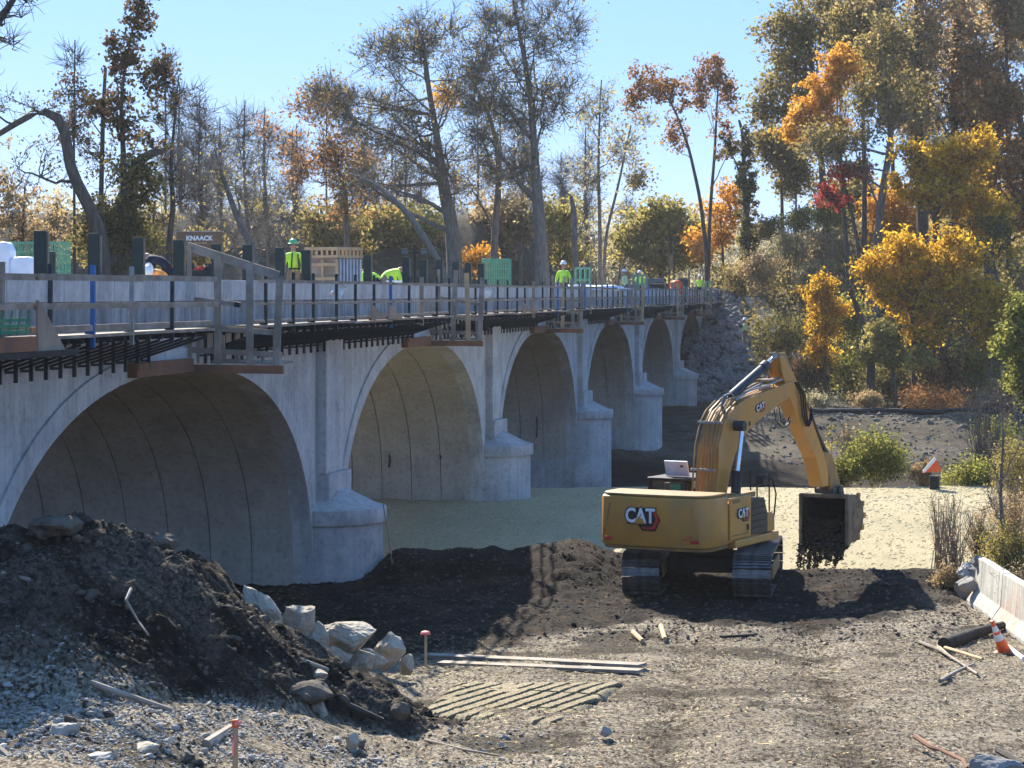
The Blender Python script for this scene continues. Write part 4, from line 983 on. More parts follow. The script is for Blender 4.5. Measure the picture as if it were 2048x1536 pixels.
# bucket linkage
lk = side([ept(u, v, -.33) for u, v in ((1644, 902), (1662, 908), (1672, 935), (1680, 968), (1678, 992), (1662, 990), (1658, 950))], -.34, -.28, 'bucket_link', 'cat_yellow_dirty')
side([ept(u, v, -.33) for u, v in ((1644, 902), (1662, 908), (1672, 935), (1680, 968), (1678, 992), (1662, 990), (1658, 950))], -.08, -.03, 'bucket_link', 'cat_yellow_dirty')
MB().tube(T([(1622, 845), (1655, 915)], -.18), .075, 12).build('bucket_cylinder', 'steel_dark', ex, world=False)
pin = T([(1657, 980)], -.18)[0]
side([(pin.x - .25, pin.z + .06), (pin.x + .42, pin.z + .10), (pin.x + .5, pin.z - .18), (pin.x - .28, pin.z - .18)], -.42, .06, 'coupler', 'bucket', bevel=.03)
MB().tube([pin + Vector((.05, -.30, 0)), pin + Vector((.05, .35, 0))], .10, 12).build('bucket_pin', 'steel_dark', ex, world=False)
# bucket
bx, bz = pin.x, pin.z
prof = [(-.42, -.10), (.05, -.10), (.42, -.16), (.74, -.42), (.84, -.74), (.76, -1.02), (.54, -1.28), (.20, -1.46), (-.42, -1.56)]
prof = [(bx + a * .92, bz + b * .84) for a, b in prof]
yl, yr = .40, -.80
mb = MB(); n = len(prof); vs = [Vector((a, y, b)) for y in (yl, yr) for a, b in prof]
inn = []
for i, (a, b) in enumerate(prof):
    cx, cz = bx + .1, bz - .66; inn.append((a + (cx - a) * .05, b + (cz - b) * .05))
inn[0] = (prof[0][0], prof[0][1] - .04); inn[-1] = (prof[-1][0], prof[-1][1] + .04)
vs += [Vector((a, y, b)) for y in (yl - .03, yr + .03) for a, b in inn]
fs = []
for i in range(n - 1):
    fs += [(i, i + 1, n + i + 1, n + i), (2 * n + i, 3 * n + i, 3 * n + i + 1, 2 * n + i + 1)]
fs += [(0, n, 3 * n, 2 * n), (n - 1, 3 * n - 1, 4 * n - 1, 2 * n - 1)]
mb.add(vs, fs); mb.m = [1 if i % 2 else 0 for i in range(2 * (n - 1))] + [0, 0]; bk = mb.build('bucket', ['bucket', 'soil'], ex, world=False)  # inner faces take the soil colour to paint the bucket's inner shade
for y in (yl - .034, yr + .034): side([(bx + (a - bx) * .93 + .01, bz + (b - bz) * .96) for a, b in prof], y - .006, y + .006, 'shade_liner', 'soil', bk)  # soil-coloured liner, added to darken the cheeks like shade inside
for y in (yl, yr):
    side(prof, y - .02, y + .02, 'cheek_plate', 'bucket', bk, bevel=.008)
    side([(prof[0][0] - .03, prof[0][1]), (prof[0][0] + .12, prof[0][1]), (prof[-1][0] + .14, prof[-1][1]), (prof[-1][0] - .03, prof[-1][1])], y - .035, y + .035, 'side_cutter', 'bucket', bk)
MB().box((bx - .38, -.20, bz - .11), (.12, 1.20, .09)).build('lip_bar', 'bucket', bk, world=False)
MB().box((bx - .38, -.20, bz - 1.32), (.12, 1.20, .06)).build('cutting_edge', 'track_steel', bk, world=False)
for i in range(5):
    y = yr + .10 + i * (yl - yr - .20) / 4
    MB().prism([(bx - .33, bz - 1.30), (bx - .44, bz - 1.31), (bx - .54, bz - 1.56), (bx - .48, bz - 1.56)], lambda p, t: Vector((p[0], t, p[1])), y - .05, y + .05).build('tooth', 'bucket', bk, world=False)
for i, (a, b) in enumerate([(.39, -.14), (.68, -.36), (.77, -.66), (.66, -.94), (.39, -1.16)]): MB().box((bx + a * 1.02, yr - .01, bz + b), (.15, .07, .15)).build('wear_block', 'cat_yellow_dirty', bk, world=False, bevel=.02)
# handrails, mirror, exhaust
for pts in ([(.75, -1.2, 1.6), (.75, -1.2, 2.45)], [(.05, -1.2, 2.0), (.05, -1.2, 2.48), (.75, -1.2, 2.48)], [(-.3, -.9, 2.2), (-.3, -.9, 2.55), (.4, -.9, 2.55), (.4, -.9, 2.1)], [(.05, -1.2, 2.24), (.75, -1.2, 2.24)], [(.9, -1.25, 1.5), (.95, -1.28, 2.0), (.8, -1.25, 2.35), (.5, -1.2, 2.42)]):
    MB().tube(pts, .018, 7).build('handrail', 'black', ex, world=False)
MB().box((.45, -1.1, 2.3), (.05, .18, .24)).build('mirror', 'black', ex, world=False, bevel=.02)
MB().tube([(-.8, .55, 2.04), (-.8, .55, 2.30)], .07, 12).build('exhaust', 'cat_frame', ex, world=False)
# lettering and emblem
def emblem(parent, mtx, s):
    def poly(pts, m, z): 
        mb = MB(); mb.prism(pts, lambda p, t: mtx @ Vector((p[0] * s, p[1] * s, t)), z, z + .006); return mb.build('emblem', m, parent, world=False)
    hx = [(.02, .33), (.62, .33), (.92, -.12), (.70, -.60), (.10, -.60), (-.1, -.36)]
    poly([(-.60, .36), (.58, .36), (.58, -.34), (-.60, -.34)], 'black', .004)
    poly(hx, 'black', .006)
    poly([(.66, .26), (.86, -.12), (.66, -.52), (.14, -.52), (.08, -.44), (.56, -.44), (.72, -.12), (.58, .18)], 'red', .012)
    text('CAT', .88 * s, 'black', parent, mtx @ Matrix.Translation((0, 0, .014)), offset=.05 * s, name='lettering_edge', sx=.82)
    text('CAT', .84 * s, 'white', parent, mtx @ Matrix.Translation((0, 0, .022)), offset=.026 * s, name='lettering', sx=.82)
    poly([(-.30, -.31), (.26, -.31), (-.02, .02)], 'cat_yellow', .032)
mw = Matrix(((0, 0, -1, -2.862), (-1, 0, 0, .22), (0, 1, 0, 1.76), (0, 0, 0, 1)))
emblem(cwt, mw, .50)
ms = Matrix(((1, 0, 0, -1.05), (0, 0, -1, -1.322), (0, 1, 0, 1.74), (0, 0, 0, 1)))
emblem(dr, ms @ Matrix.Scale(1.35, 4, (1, 0, 0)), .30)
c1 = ept(1519, 812, yb0); mbm = Matrix(((1, 0, 0, c1[0]), (0, 0, -1, yb0 - .004), (0, 1, 0, c1[1] - .02), (0, 0, 0, 1)))
emblem(boom, mbm @ Matrix.Rotation(rad(12), 4, 'Z') @ Matrix.Scale(1.6, 4, (1, 0, 0)), .22)
text('Z', .12, 'red', cwt, Matrix(((0, 0, -1, -2.86), (-1, 0, 0, -.80), (0, 1, 0, 1.34), (0, 0, 0, 1))) @ Matrix.Scale(2.6, 4, (1, 0, 0)), name='warning_decal', shear=.5)
# soil in the bucket and trickling from its teeth
r_ = rng(5); mt = wm(ex)
P = np.stack([bx + r_.uniform(-.38, .55, 900), r_.uniform(yr + .05, yl - .05, 900), bz - 1.26 + r_.uniform(0, 1, 900) ** 1.5 * .55], 1)
v1, f1 = stones(P, r_.uniform(.03, .09, 900), r_)
n = 2600; col = r_.integers(0, 14, n); yc = yr + .05 + (col + .5 + .25 * np.sin(col * 2.3)) * (yl - yr) / 14; dn = r_.uniform(0, 1, n) ** 1.2 * np.where(col > 9, .75, np.where(col > 6, .6, .38)) * (.7 + .5 * ((col * 7) % 5) / 4)
P2 = np.stack([bx - .46 + r_.normal(0, .05, n), yc + r_.normal(0, .018, n) + .12 * dn, bz - 1.36 - dn * 1.1], 1)
v2, f2 = stones(P2, r_.uniform(.014, .042, n) * (1 - .5 * dn), r_)
n3 = 500; P3_ = np.stack([bx - .42 + r_.normal(0, .06, n3), r_.uniform(yr, yl, n3), bz - 1.30 - np.abs(r_.normal(0, .05, n3))], 1); v3, f3 = stones(P3_, r_.uniform(.03, .07, n3), r_)
v2 = np.concatenate([v2, v3]); f2 = np.concatenate([f2, f3 + len(v2) - len(v3)])
V = np.concatenate([v1, v2]); Fc = np.concatenate([f1, f2 + len(v1)])
W = np.array(mt); V = V @ W[:3, :3].T + W[:3, 3]
tag(link('falling_soil', npmesh('falling_soil', V, Fc, 'soil')), 'dark soil heaped in the bucket and trickling off its teeth', 'soil', kind='stuff')

# ------------------------------------------------------------------ dirt pile
ru = np.array([-700, -400, 0, 60, 120, 200, 300, 370, 420, 520, 620, 720, 800, 870, 960]); rv_ = np.array([1180, 1110, 1050, 1040, 1035, 1062, 1078, 1110, 1165, 1235, 1305, 1368, 1402, 1440, 1470.])
Yr_ = np.array([27.6, 27.6, 27.7, 27.8, 27.9, 28.1, 28.3, 28.5, 28.6, 28.9, 29.1, 29.2, 29.1, 28.9, 28.6]); Xr_ = (ru - 1024) * Yr_ / F; Zr_ = CH - (rv_ - 588) * Yr_ / F
def pile(X, Y):
    yr_ = np.interp(X, Xr_, Yr_); zr = np.interp(X, Xr_, Zr_)
    d = yr_ - Y; 
    f = np.where(d > 0, zr - .34 * d - .06 * np.minimum(d, 2.0), zr + np.where(d > -3.2, d * .17, -.544 + (d + 3.2) * .8))
    n1 = fbm(X * 1.1, Y * 1.1, 4, 71) - .5; n2 = fbm(X * 5, Y * 5, 4, 73) - .5
    amp = np.clip(zr, .15, 1)
    f = f + (n1 * .55 + n2 * .26 + np.abs(fbm(X * 3.3, Y * 3.3, 3, 75) - .5) * .22) * amp - .06
    return f * sstep(-12, -10.5, X)
px_ = np.arange(-12, -.4, .045); py_ = np.arange(20, 35.5, .045)
PX, PY = np.meshgrid(px_, py_); PZ = pile(PX, PY)
hz = height(PX, PY); PZ = np.where(PZ > hz - .05, PZ, hz - .35)
n_ = len(px_); m_ = len(py_); idp = np.arange(n_ * m_).reshape(m_, n_)
Fp = np.stack([idp[:-1, :-1], idp[:-1, 1:], idp[1:, 1:], idp[1:, :-1]], -1).reshape(-1, 4)
rel = (PZ - hz) / np.maximum(.35, np.interp(PX, Xr_, Zr_) - height(PX, np.interp(PX, Xr_, Yr_))); nz = fbm(PX * .8, PY * .8, 4, 77)
grav = np.clip(1 - sstep(.20, .42, rel + (nz - .5) * .55 + .25 * sstep(-5.0, -3.2, PX)), 0, 1)
msk = np.stack([(1 - grav) * (.72 + .28 * sstep(.4, .6, fbm(PX * .9, PY * .9, 3, 78))), grav * 0, grav * 0, np.ones_like(grav)], -1).reshape(-1, 4)
tag(link('dirt_pile', npmesh('dirt_pile', np.stack([PX, PY, PZ], -1).reshape(-1, 3), Fp, 'ground', smooth=True, vcol=msk)), 'large dark dirt pile with clods and roots at lower left, rocks behind it', 'dirt pile')
def prel(X, Y, Z): return (Z - height(X, Y)) / np.maximum(.35, np.interp(X, Xr_, Zr_) - height(X, np.interp(X, Xr_, Yr_)))
def surf(X, Y): return np.maximum(height(X, Y), np.where(X < -.4, pile(X, Y), -9))
r_ = rng(11)
# clods over the pile
n = 10000; X = r_.uniform(-6.8, -.6, n); Y = r_.uniform(22, 30.5, n); Z = surf(X, Y); rl = prel(X, Y, Z)
k = rl + r_.normal(0, .2, n) > .22; X, Y, Z = X[k], Y[k], Z[k]; s = .014 + .032 * r_.random(len(X)) ** 2.5 + .07 * (r_.random(len(X)) > .99)
v, f = stones(np.stack([X, Y, Z + s * .3], 1), s, r_)
tag(link('soil_clods', npmesh('soil_clods', v, f, 'soil_clod')), 'loose dark clods scattered over the dirt pile', 'clods', kind='stuff')
# pale gravel at the pile foot and left foreground
n = 26000; X = r_.uniform(-6.2, 1.0, n); Y = r_.uniform(21, 29.5, n); Z = surf(X, Y)
rl = prel(X, Y, Z); edge_ = np.where(X < -.4, rl, 0)
dens = (1 - sstep(.16, .42, edge_ + (fbm(X * .8, Y * .8, 4, 77) - .5) * .5 + .25 * sstep(-5.0, -3.2, X))) * (1 - .93 * sstep(24.8, 26.6, Y + X * .45)) 
k = r_.random(n) < dens; X, Y, Z = X[k], Y[k], Z[k]; s = .011 + .022 * r_.random(len(X)) ** 2 + .04 * (r_.random(len(X)) > .99)
v, f = stones(np.stack([X, Y, Z + s * .3], 1), s, r_)
tag(link('gravel', npmesh('gravel', v, f, 'stone_pale')), 'pale crushed gravel along the foot of the dirt pile', 'gravel', kind='stuff')
# gravel and chips over the working ground
n = 9000; X = r_.uniform(-1.5, 9.6, n); Y = 24 + 20.5 * r_.random(n) ** 1.1; Z = height(X, Y)
dens = .25 + .75 * sstep(6.5, 8.5, X + (Y - 36) * .1) ; dens = dens * (.3 + 1.2 * (fbm(X * .9, Y * .9, 3, 81) > .5)); k = r_.random(n) < dens
X, Y, Z = X[k], Y[k], Z[k]; s = .012 + .025 * r_.random(len(X)) ** 3
v, f = stones(np.stack([X, Y, Z + s * .2], 1), s, r_); tag(link('ground_stones', npmesh('ground_stones', v, f, 'ground_pebble')), 'small stones pressed into the working ground', 'stones', kind='stuff')
n = 26000; X = r_.uniform(-6, 10, n); Y = 21.5 + 21 * r_.random(n) ** 1.1; Z = surf(X, Y)
pdk = np.where(X < -.4, Z - height(X, Y) > .25, False); k = (r_.random(n) < np.where(fbm(X * .7, Y * .7, 4, 83) > .45, 1, .3)) & (~pdk | (r_.random(n) < .12)); X, Y, Z = X[k], Y[k], Z[k]; n = len(X)
L_ = r_.uniform(.012, .045, n) + .09 * (r_.random(n) > .988); a = r_.normal(0, .9, n); w_ = r_.uniform(.0025, .0055, n)
dx = np.stack([np.cos(a), np.sin(a), r_.normal(0, .25, n)], 1) * L_[:, None]; sx_ = np.stack([-np.sin(a), np.cos(a), 0 * a + .5], 1) * w_[:, None]
C0 = np.stack([X, Y, Z + .015 + L_ * .1], 1)
V = np.stack([C0 - dx - sx_, C0 + dx - sx_, C0 + dx + sx_, C0 - dx + sx_], 1).reshape(-1, 3)
tag(link('wood_chips', npmesh('wood_chips', V, np.arange(n * 4).reshape(n, 4), 'straw', attr=np.repeat(r_.random(n) ** 1.6 * .55, 4))), 'pale wood chips and straw littering the ground', 'litter', kind='stuff')
# straw mulch tufts on the field
n = 7000; Y = 53.5 + 23 * r_.random(n) ** .9; X = r_.uniform(-7, 19, n); Z = height(X, Y)
a = r_.normal(0, 1, n); L_ = r_.uniform(.02, .06, n); dx = np.stack([np.cos(a), np.sin(a), r_.normal(.1, .25, n)], 1) * L_[:, None]; sx_ = np.stack([-np.sin(a), np.cos(a), 0 * a + 1], 1) * .008
C0 = np.stack([X, Y, Z + .03], 1); V = np.stack([C0 - dx - sx_, C0 + dx - sx_, C0 + dx + sx_, C0 - dx + sx_], 1).reshape(-1, 3)
tag(link('straw_mulch', npmesh('straw_mulch', V, np.arange(n * 4).reshape(n, 4), 'straw', attr=np.repeat(.35 + .35 * r_.random(n), 4))), 'yellow straw mulch spread over the flat beyond the excavator', 'straw', kind='stuff')
# dark clods on the working pad
n = 4500; X = r_.uniform(-6, 9.5, n); Y = r_.uniform(42, 53, n); Z = height(X, Y); s = .02 + .05 * r_.random(n) ** 3
v, f = stones(np.stack([X, Y, Z], 1), s, r_); tag(link('pad_clods', npmesh('pad_clods', v, f, 'soil_clod')), 'dark topsoil clods around the excavator tracks', 'clods', kind='stuff')

# big rocks behind the pile
def rock(u0, u1, v0, v1, label, seed, mat_='stone', Yd=None, name='boulder', cat='boulder', group='boulders along the back of the dirt pile', amp=.16):
    if not Yd: Yd = gpx((u0 + u1) / 2, v1 + 4).y
    w = (u1 - u0) * Yd / F; h = (v1 - v0) * Yd / F
    c = Vector((((u0 + u1) / 2 - 1024) * Yd / F, Yd, CH - ((v0 + v1) / 2 - 588) * Yd / F))
    return lump(name, mat_, c, (w / 2 * 1.08, w / 2 * .85, h / 2 * 1.06), seed, label, cat, group, sub=4, amp=amp, rz=0, freq=1.3)
rk = [(474, 556, 1188, 1262, 'pale rounded boulder highest up behind the dirt pile slope', 'stone', 38.5), (560, 632, 1208, 1290, 'upright tan boulder second from the top of the rock row', 'stone', 38.3),
      (592, 655, 1252, 1320, 'tan boulder half sunk in soil in the middle of the rock row', 'stone', 37.6), (636, 750, 1240, 1300, 'wide peaked tan boulder, largest of the rock row', 'stone', 38.6),
      (668, 752, 1295, 1345, 'pale flat boulder low against the dirt pile', 'stone', 37.9), (752, 806, 1272, 1338, 'flat topped square grey boulder at the right of the rock row', 'stone', 38.2),
      (796, 830, 1308, 1350, 'small pale boulder at the right end of the rock row', 'stone', 38.0), (645, 700, 1300, 1340, 'whitish low boulder wedged below the wide peaked one', 'stone', 37.4),
      (716, 770, 1300, 1340, 'brown leaning slab beside the square grey boulder', 'stone', 37.8)]
for i, (a, b_, c_, d_, lb, mt_, yd) in enumerate(rk): rock(a, b_, c_, d_, lb, i + 3, mt_, 30.3 + (a - 430) * .0135 + (yd - 38) * .4, amp=.30)
def march(u, v, lift=0.0):      # nearest surface point along a sight line, else the crest it just clears
    Ys = np.arange(21, 60, .04); Xs = (u - 1024) * Ys / F; zs = CH - (v - 588) * Ys / F; gap = zs - surf(Xs, Ys) - .02 - lift
    i = int(np.argmax(gap <= 0)) if (gap[:int((34 - 21) / .04)] <= 0).any() or u > 870 else int(np.argmin(gap[:325]))
    z = float(zs[i]) if gap[i] <= .02 else float(zs[i] - gap[i]); return Vector((float(Xs[i]), float(Ys[i]), z))
def pilerock(u, v, w, h, lb, seed, m, nm='boulder', grp='larger clods and rocks on the dirt pile'):
    # march along view ray to the surface
    p = march(u, v)
    lump(nm, m, p, (w / 2 * p.y / F, w / 2 * p.y / F, h / 2 * p.y / F), seed, lb, 'rock' if m != 'soil_clod' else 'clod', grp, amp=.22, freq=1.8)
pilerock(610, 1385, 110, 45, 'large flat brown clod at the lower right of the dirt pile', 31, 'soil_clod', 'soil_clod')
pilerock(636, 1420, 40, 38, 'brown angular rock under the large flat clod', 32, 'stone'); pilerock(130, 1465, 48, 44, 'pale angular rock in the left foreground gravel', 33, 'stone_pale')
pilerock(290, 1500, 55, 26, 'grey slab like rock in the gravel left of the near stake', 34, 'stone'); pilerock(715, 1490, 30, 26, 'round dark clod on gravel at the pile toe', 35, 'soil_clod', 'soil_clod')
pilerock(320, 1085, 70, 40, 'dark rounded clod on the right shoulder of the pile crest', 36, 'soil_clod', 'soil_clod'); pilerock(110, 1052, 110, 44, 'dark clod mass on top of the pile crest', 37, 'soil_clod', 'soil_clod')
pilerock(800, 1425, 44, 40, 'dark clod at the right toe of the dirt pile', 38, 'soil_clod', 'soil_clod'); pilerock(205, 1515, 60, 30, 'pale flat stone at the bottom left edge', 39, 'stone_pale'); pilerock(640, 1350, 34, 22, 'small grey rock resting on the large flat clod', 40, 'stone')
# sticks and logs
def stick_(pts, r, label, m='wood', name='stick', cat='stick', group=None, lift=.0, surface=True, n=7):
    P = []
    for (u, v) in pts:
        if surface:
            p = march(u, v, lift)
        else: p = Vector(v)
        P.append(p)
    t = tag(MB().tube(P, [r, r * .9] + [r * .6] * (len(P) - 2), n).build(name, m, smooth=True), label, cat, group); return t
SG = 'sticks and boards lying on the ground'
stick_([(262, 1178), (252, 1200), (275, 1240), (297, 1270)], .022, 'pale broken branch standing on the face of the dirt pile', 'wood', lift=.10)
stick_([(2, 1146), (60, 1160)], .03, 'thin pale stick at the left edge of the dirt pile', group=SG); stick_([(312, 1130), (345, 1112)], .015, 'dark root end near the dirt pile crest', 'wood_dark', lift=.04)
stick_([(395, 1140), (440, 1180)], .06, 'dark buried log on the right flank of the dirt pile', 'wood_dark', group=SG); stick_([(600, 1320), (655, 1340)], .035, 'brown stick on the lower right flank of the pile', 'wood', group=SG)
stick_([(690, 1408), (765, 1442)], .05, 'dark plank sticking out of the pile toe', 'wood_dark', group=SG); stick_([(410, 1490), (460, 1458)], .06, 'tan driftwood piece behind the near stake', 'wood', group=SG)
stick_([(285, 1440), (355, 1490)], .035, 'brown stick left of the near stake', 'wood_dark', group=SG); stick_([(0, 1500), (40, 1536)], .04, 'pale board corner at the bottom left corner', 'wood', group=SG)
stick_([(180, 1365), (340, 1420)], .035, 'long pale stick crossing the lower dirt pile slope', 'wood', group=SG); stick_([(850, 1480), (930, 1500), (1000, 1512)], .02, 'thin tan stick in the gravel below the cleat prints', 'wood', group=SG)
stick_([(1888, 1288), (1945, 1268), (2005, 1250)], .12, 'thick black charred log against the concrete barrier', 'wood_dark', 'log', 'log', lift=.08, n=12)
stick_([(1838, 1284), (1880, 1300), (1915, 1322), (1955, 1348)], .035, 'long pale crooked stick below the black log', 'wood', group=SG, lift=.03); stick_([(1880, 1362), (1915, 1342), (1948, 1328)], .035, 'stick crossing the pale crooked one', 'wood', group=SG, lift=.05)
stick_([(1890, 1295), (1965, 1318)], .03, 'pale slat just below the black log', 'wood_new', group=SG, lift=.03); stick_([(1876, 1292), (1896, 1310)], .03, 'short pale stub near the black log end', 'wood_new', group=SG, lift=.03)
stick_([(1830, 1472), (1862, 1494), (1880, 1499), (1925, 1520), (1935, 1536)], .035, 'forked brown branch at the bottom right corner', 'wood_brown', 'branch', 'branch', lift=.12); stick_([(1995, 1500), (2048, 1530)], .04, 'dark branch end at the bottom right edge', 'wood_dark', 'branch', 'branch', lift=.1)
stick_([(1266, 1264), (1285, 1282)], .05, 'pale split stump piece left of the pair behind the cleat prints', 'wood_new', group=SG, lift=.06); stick_([(1322, 1252), (1330, 1278)], .05, 'pale pinkish stump piece right of the pair behind the cleat prints', 'wood_new', group=SG, lift=.06)
stick_([(1440, 1140 + 134), (1510, 1270)], .03, 'dark stick on the sunlit ground below the excavator', 'wood_dark', group=SG); stick_([(2010, 1290), (2048, 1318)], .05, 'white painted board end right of the traffic cone', 'white', 'board', 'board', lift=.02)
rock(1945, 2040, 1512, 1560, 'dark rock at the bottom right corner', 51, 'riprap', 24.6, 'boulder', 'rock', None)
rock(1200, 1222, 1455, 1475, 'small pale rock below the cleat prints', 52, 'stone_pale', None, 'boulder', 'rock', None, .2); rock(690, 720, 1470, 1500, 'pale stone at the gravel edge below the pile toe', 53, 'stone', None, 'boulder', 'rock', None, .2)
# grass tuft on pile
mb = MB(); p0 = Vector((0, 0, 0))
for yy in np.arange(21, 45, .04):
    p = px(436, 1275, yy)
    if p.z < surf(np.array(p.x), np.array(p.y)) + .03: break
rr = random.Random(3)
for i in range(26):
    a = rr.uniform(0, 6.28); l = rr.uniform(.08, .24); mb.tube([p, p + Vector((math.cos(a) * l * .6, math.sin(a) * l * .3 - .05, l * .4 * rr.random())), p + Vector((math.cos(a) * l, math.sin(a) * l * .4 - .08, -l * .1 + .06 * rr.random()))], [.006, .005, .002], 4, caps=False)
tag(mb.build('root_tuft', 'dry_stem'), 'dry tan root tuft hanging on the dark face of the dirt pile', 'root tuft')
# stakes
def stake(u, v0, v1, label, z=0.0, ribbon=False, w=.045):
    b = gpx(u, v1, 0.0); h = (v1 - v0) * b.y / F
    t = empty('survey_stake', b, rad(20), label, 'stake')
    MB().beam((0, 0, -.2), (.005, 0, h), w, w * .5).build('lath', 'wood_new', t, world=False)
    if not ribbon:
        MB().tube([(0, 0, h - .02), (0, 0, h + .02), (0, 0, h + .035)], [.085, .07, .02], 12).build('cap', 'pink', t, world=False, smooth=True)
        MB().tube([(0, 0, h - .03), (0, 0, h - .019)], .088, 12).build('cap_rim', 'red', t, world=False)
    else:
        MB().box((0, 0, h - .04), (w * 1.1, w * .6, .08)).build('painted_tip', 'orange', t, world=False)
        MB().beam((-.03, -.03, h - .35), (-.01, -.02, h - .15), .01, .06).build('ribbon', 'pink', t, world=False); MB().beam((-.01, -.02, h - .04), (.06, -.04, h - .02), .008, .03).build('ribbon', 'pink', t, world=False)
stake(851, 1266, 1334, 'wooden survey stake with round red and white cap right of the boulders')
stake(470, 1440, 1560, 'near wooden survey stake with orange tip and pink ribbon', ribbon=True, w=.05)
b0 = Vector(((786 - 1024) * 50.5 / F, 50.5, float(height(-2.6, 50.5)))); t = empty('grade_rod', b0, 0, 'thin leaning lath with pink band beside the first round pier nose', 'lath')
MB().tube([(0, 0, -.1), (-.22, 0, 1.35)], .012, 6).build('rod', 'wood', t, world=False); MB().tube([(-.035, 0, .22), (-.065, 0, .40)], .016, 6).build('pink_band', 'pink', t, world=False)
# traffic cone
def cone(p, h, label, tilt, band=True, name='traffic_cone'):
    t = empty(name, p, 0, label, 'traffic cone'); t.rotation_euler = tilt
    MB().box((0, 0, .015), (h * .52, h * .52, .03)).build('base', 'orange', t, world=False, bevel=.01)
    mb = MB(); R = lambda z: h * (.19 - .155 * z / h)
    zs = [.03, h * .42, h * .60, h * .68, h * .84, h]
    ms = ['orange', 'white', 'orange', 'white', 'orange']; nm = ['skirt', 'reflective_band', 'orange_band', 'reflective_band', 'tip']
    for i in range(5):
        MB().tube([(0, 0, zs[i]), (0, 0, zs[i + 1])], [R(zs[i]) + (.002 if ms[i] == 'white' else 0), R(zs[i + 1]) + (.002 if ms[i] == 'white' else 0)], 20).build(nm[i], ms[i], t, world=False, smooth=True)
    return t
c0 = gpx(2010, 1306, 0.0); cone(c0, .66, 'orange traffic cone with two white bands leaning beside the concrete barrier', (rad(12), rad(-24), 0))
# timber mat boards and cleat prints
for i, (u0, v0, u1, v1, w_, lb) in enumerate(((850, 1318, 1285, 1338, .30, 'long grey board, far one of the pair lying left of centre'), (880, 1332, 1282, 1349, .26, 'long grey board, near one of the pair lying left of centre'))):
    a = gpx(u0, v0, .05); b_ = gpx(u1, v1, .05)
    a.z += .05; b_.z += .05
    t = MB().beam(a, b_, w_, .05).build('timber_board', 'wood'); tag(t, lb, 'board')
# cleat prints: fine slab of packed litter with pressed slots
gx = np.arange(-1.7, 2.2, .02); gy = np.arange(29.0, 35.6, .022); GX, GY = np.meshgrid(gx, gy)
hh = height(GX, GY); cc = (GX - (-.0)); 
su = GX * .94 + (GY - 35.5) * .05
slope = .62
tt = GX - (GY - 32.3) * .34
band = (np.abs(((tt / .26) % 1) - .5) < .15)
rowgap = (((GY + GX * .5 - 29.3) / 2.1) % 1) < .05
inx = sstep(-1.25, -1.0, GX - (GY - 32.5) * .10) * (1 - sstep(1.15, 1.4, GX - (GY - 32.5) * .22)) * sstep(29.6, 30.0, GY + GX * .5) * (1 - sstep(34.6, 35.1, GY))
brk = fbm(GX * 2.2, GY * .9, 3, 91) > .27
slot = (band & brk | (rowgap & (fbm(GX * 2, GY * 2, 2, 93) > .5))) * (inx > .5)
hh0 = 1.5 * np.tanh(np.maximum(0, 40.2 - GY) * .08 / 1.5) + .07
GZ = (hh - .16) * (1 - inx) + (hh0 + .035 * (fbm(GX * .8, GY * .8, 3, 96) - .5)) * inx - .06 * slot + (fbm(GX * 20, GY * 16, 3, 95) - .5) * .02 * inx
idg = np.arange(GX.size).reshape(GX.shape); Fg = np.stack([idg[:-1, :-1], idg[:-1, 1:], idg[1:, 1:], idg[1:, :-1]], -1).reshape(-1, 4)
mk = np.stack([1.0 * slot, .62 * inx * (1 - slot), 0 * inx, 0 * inx + 1], -1).reshape(-1, 4)
tag(link('cleat_prints', npmesh('cleat_prints', np.stack([GX, GY, GZ], -1).reshape(-1, 3), Fg, 'ground', vcol=mk)), 'ground packed by tracks with rows of dark cleat slots', kind='structure')
# ------------------------------------------------------------------ jersey barriers on the right
jp = [(-.30, 0), (.30, 0), (.30, .08), (.14, .28), (.09, .86), (-.09, .86), (-.14, .28), (-.30, .08)]
jl = ['nearest concrete barrier segment, bright and cut by the right edge', 'middle concrete barrier segment with rusty stains by the cone', 'far concrete barrier segment ending under rubble']
ys_ = [38.2, 41.35, 44.5, 47.2]
for i in range(3):
    x0 = 9.62; z0 = float(height(9.6, ys_[i] + 1.5)) - .02
    mb = MB(); mb.prism(jp, lambda p, t: Vector((x0 + p[0] + (t - 40) * .012, t, z0 + p[1] * (1.12))), ys_[i], ys_[i + 1] - .03)
    tag(mb.build('concrete_barrier', 'barrier_conc', bevel=.012), jl[i], 'barrier', 'concrete barriers along the right edge')
for i, (x, y, z, s_) in enumerate(((9.6, 47.7, .25, .34), (9.75, 47.4, .6, .25), (9.6, 48.1, .5, .26), (9.65, 47.1, .85, .16), (9.5, 47.0, .4, .2))):
    lump('boulder', 'riprap' if i % 2 else 'stone_pale', Vector((x, y, z + float(height(9.6, 47)))), (s_, s_ * .9, s_ * .8), 60 + i,
         ['larger rubble block at the far end of the barrier', 'pale rubble lump on top of the barrier end', 'back rubble block behind the barrier end', 'small pale rubble piece highest on the barrier end', 'grey rubble block left of the barrier end'][i], 'rubble', 'rubble heaped at the barrier end', amp=.3, freq=2)
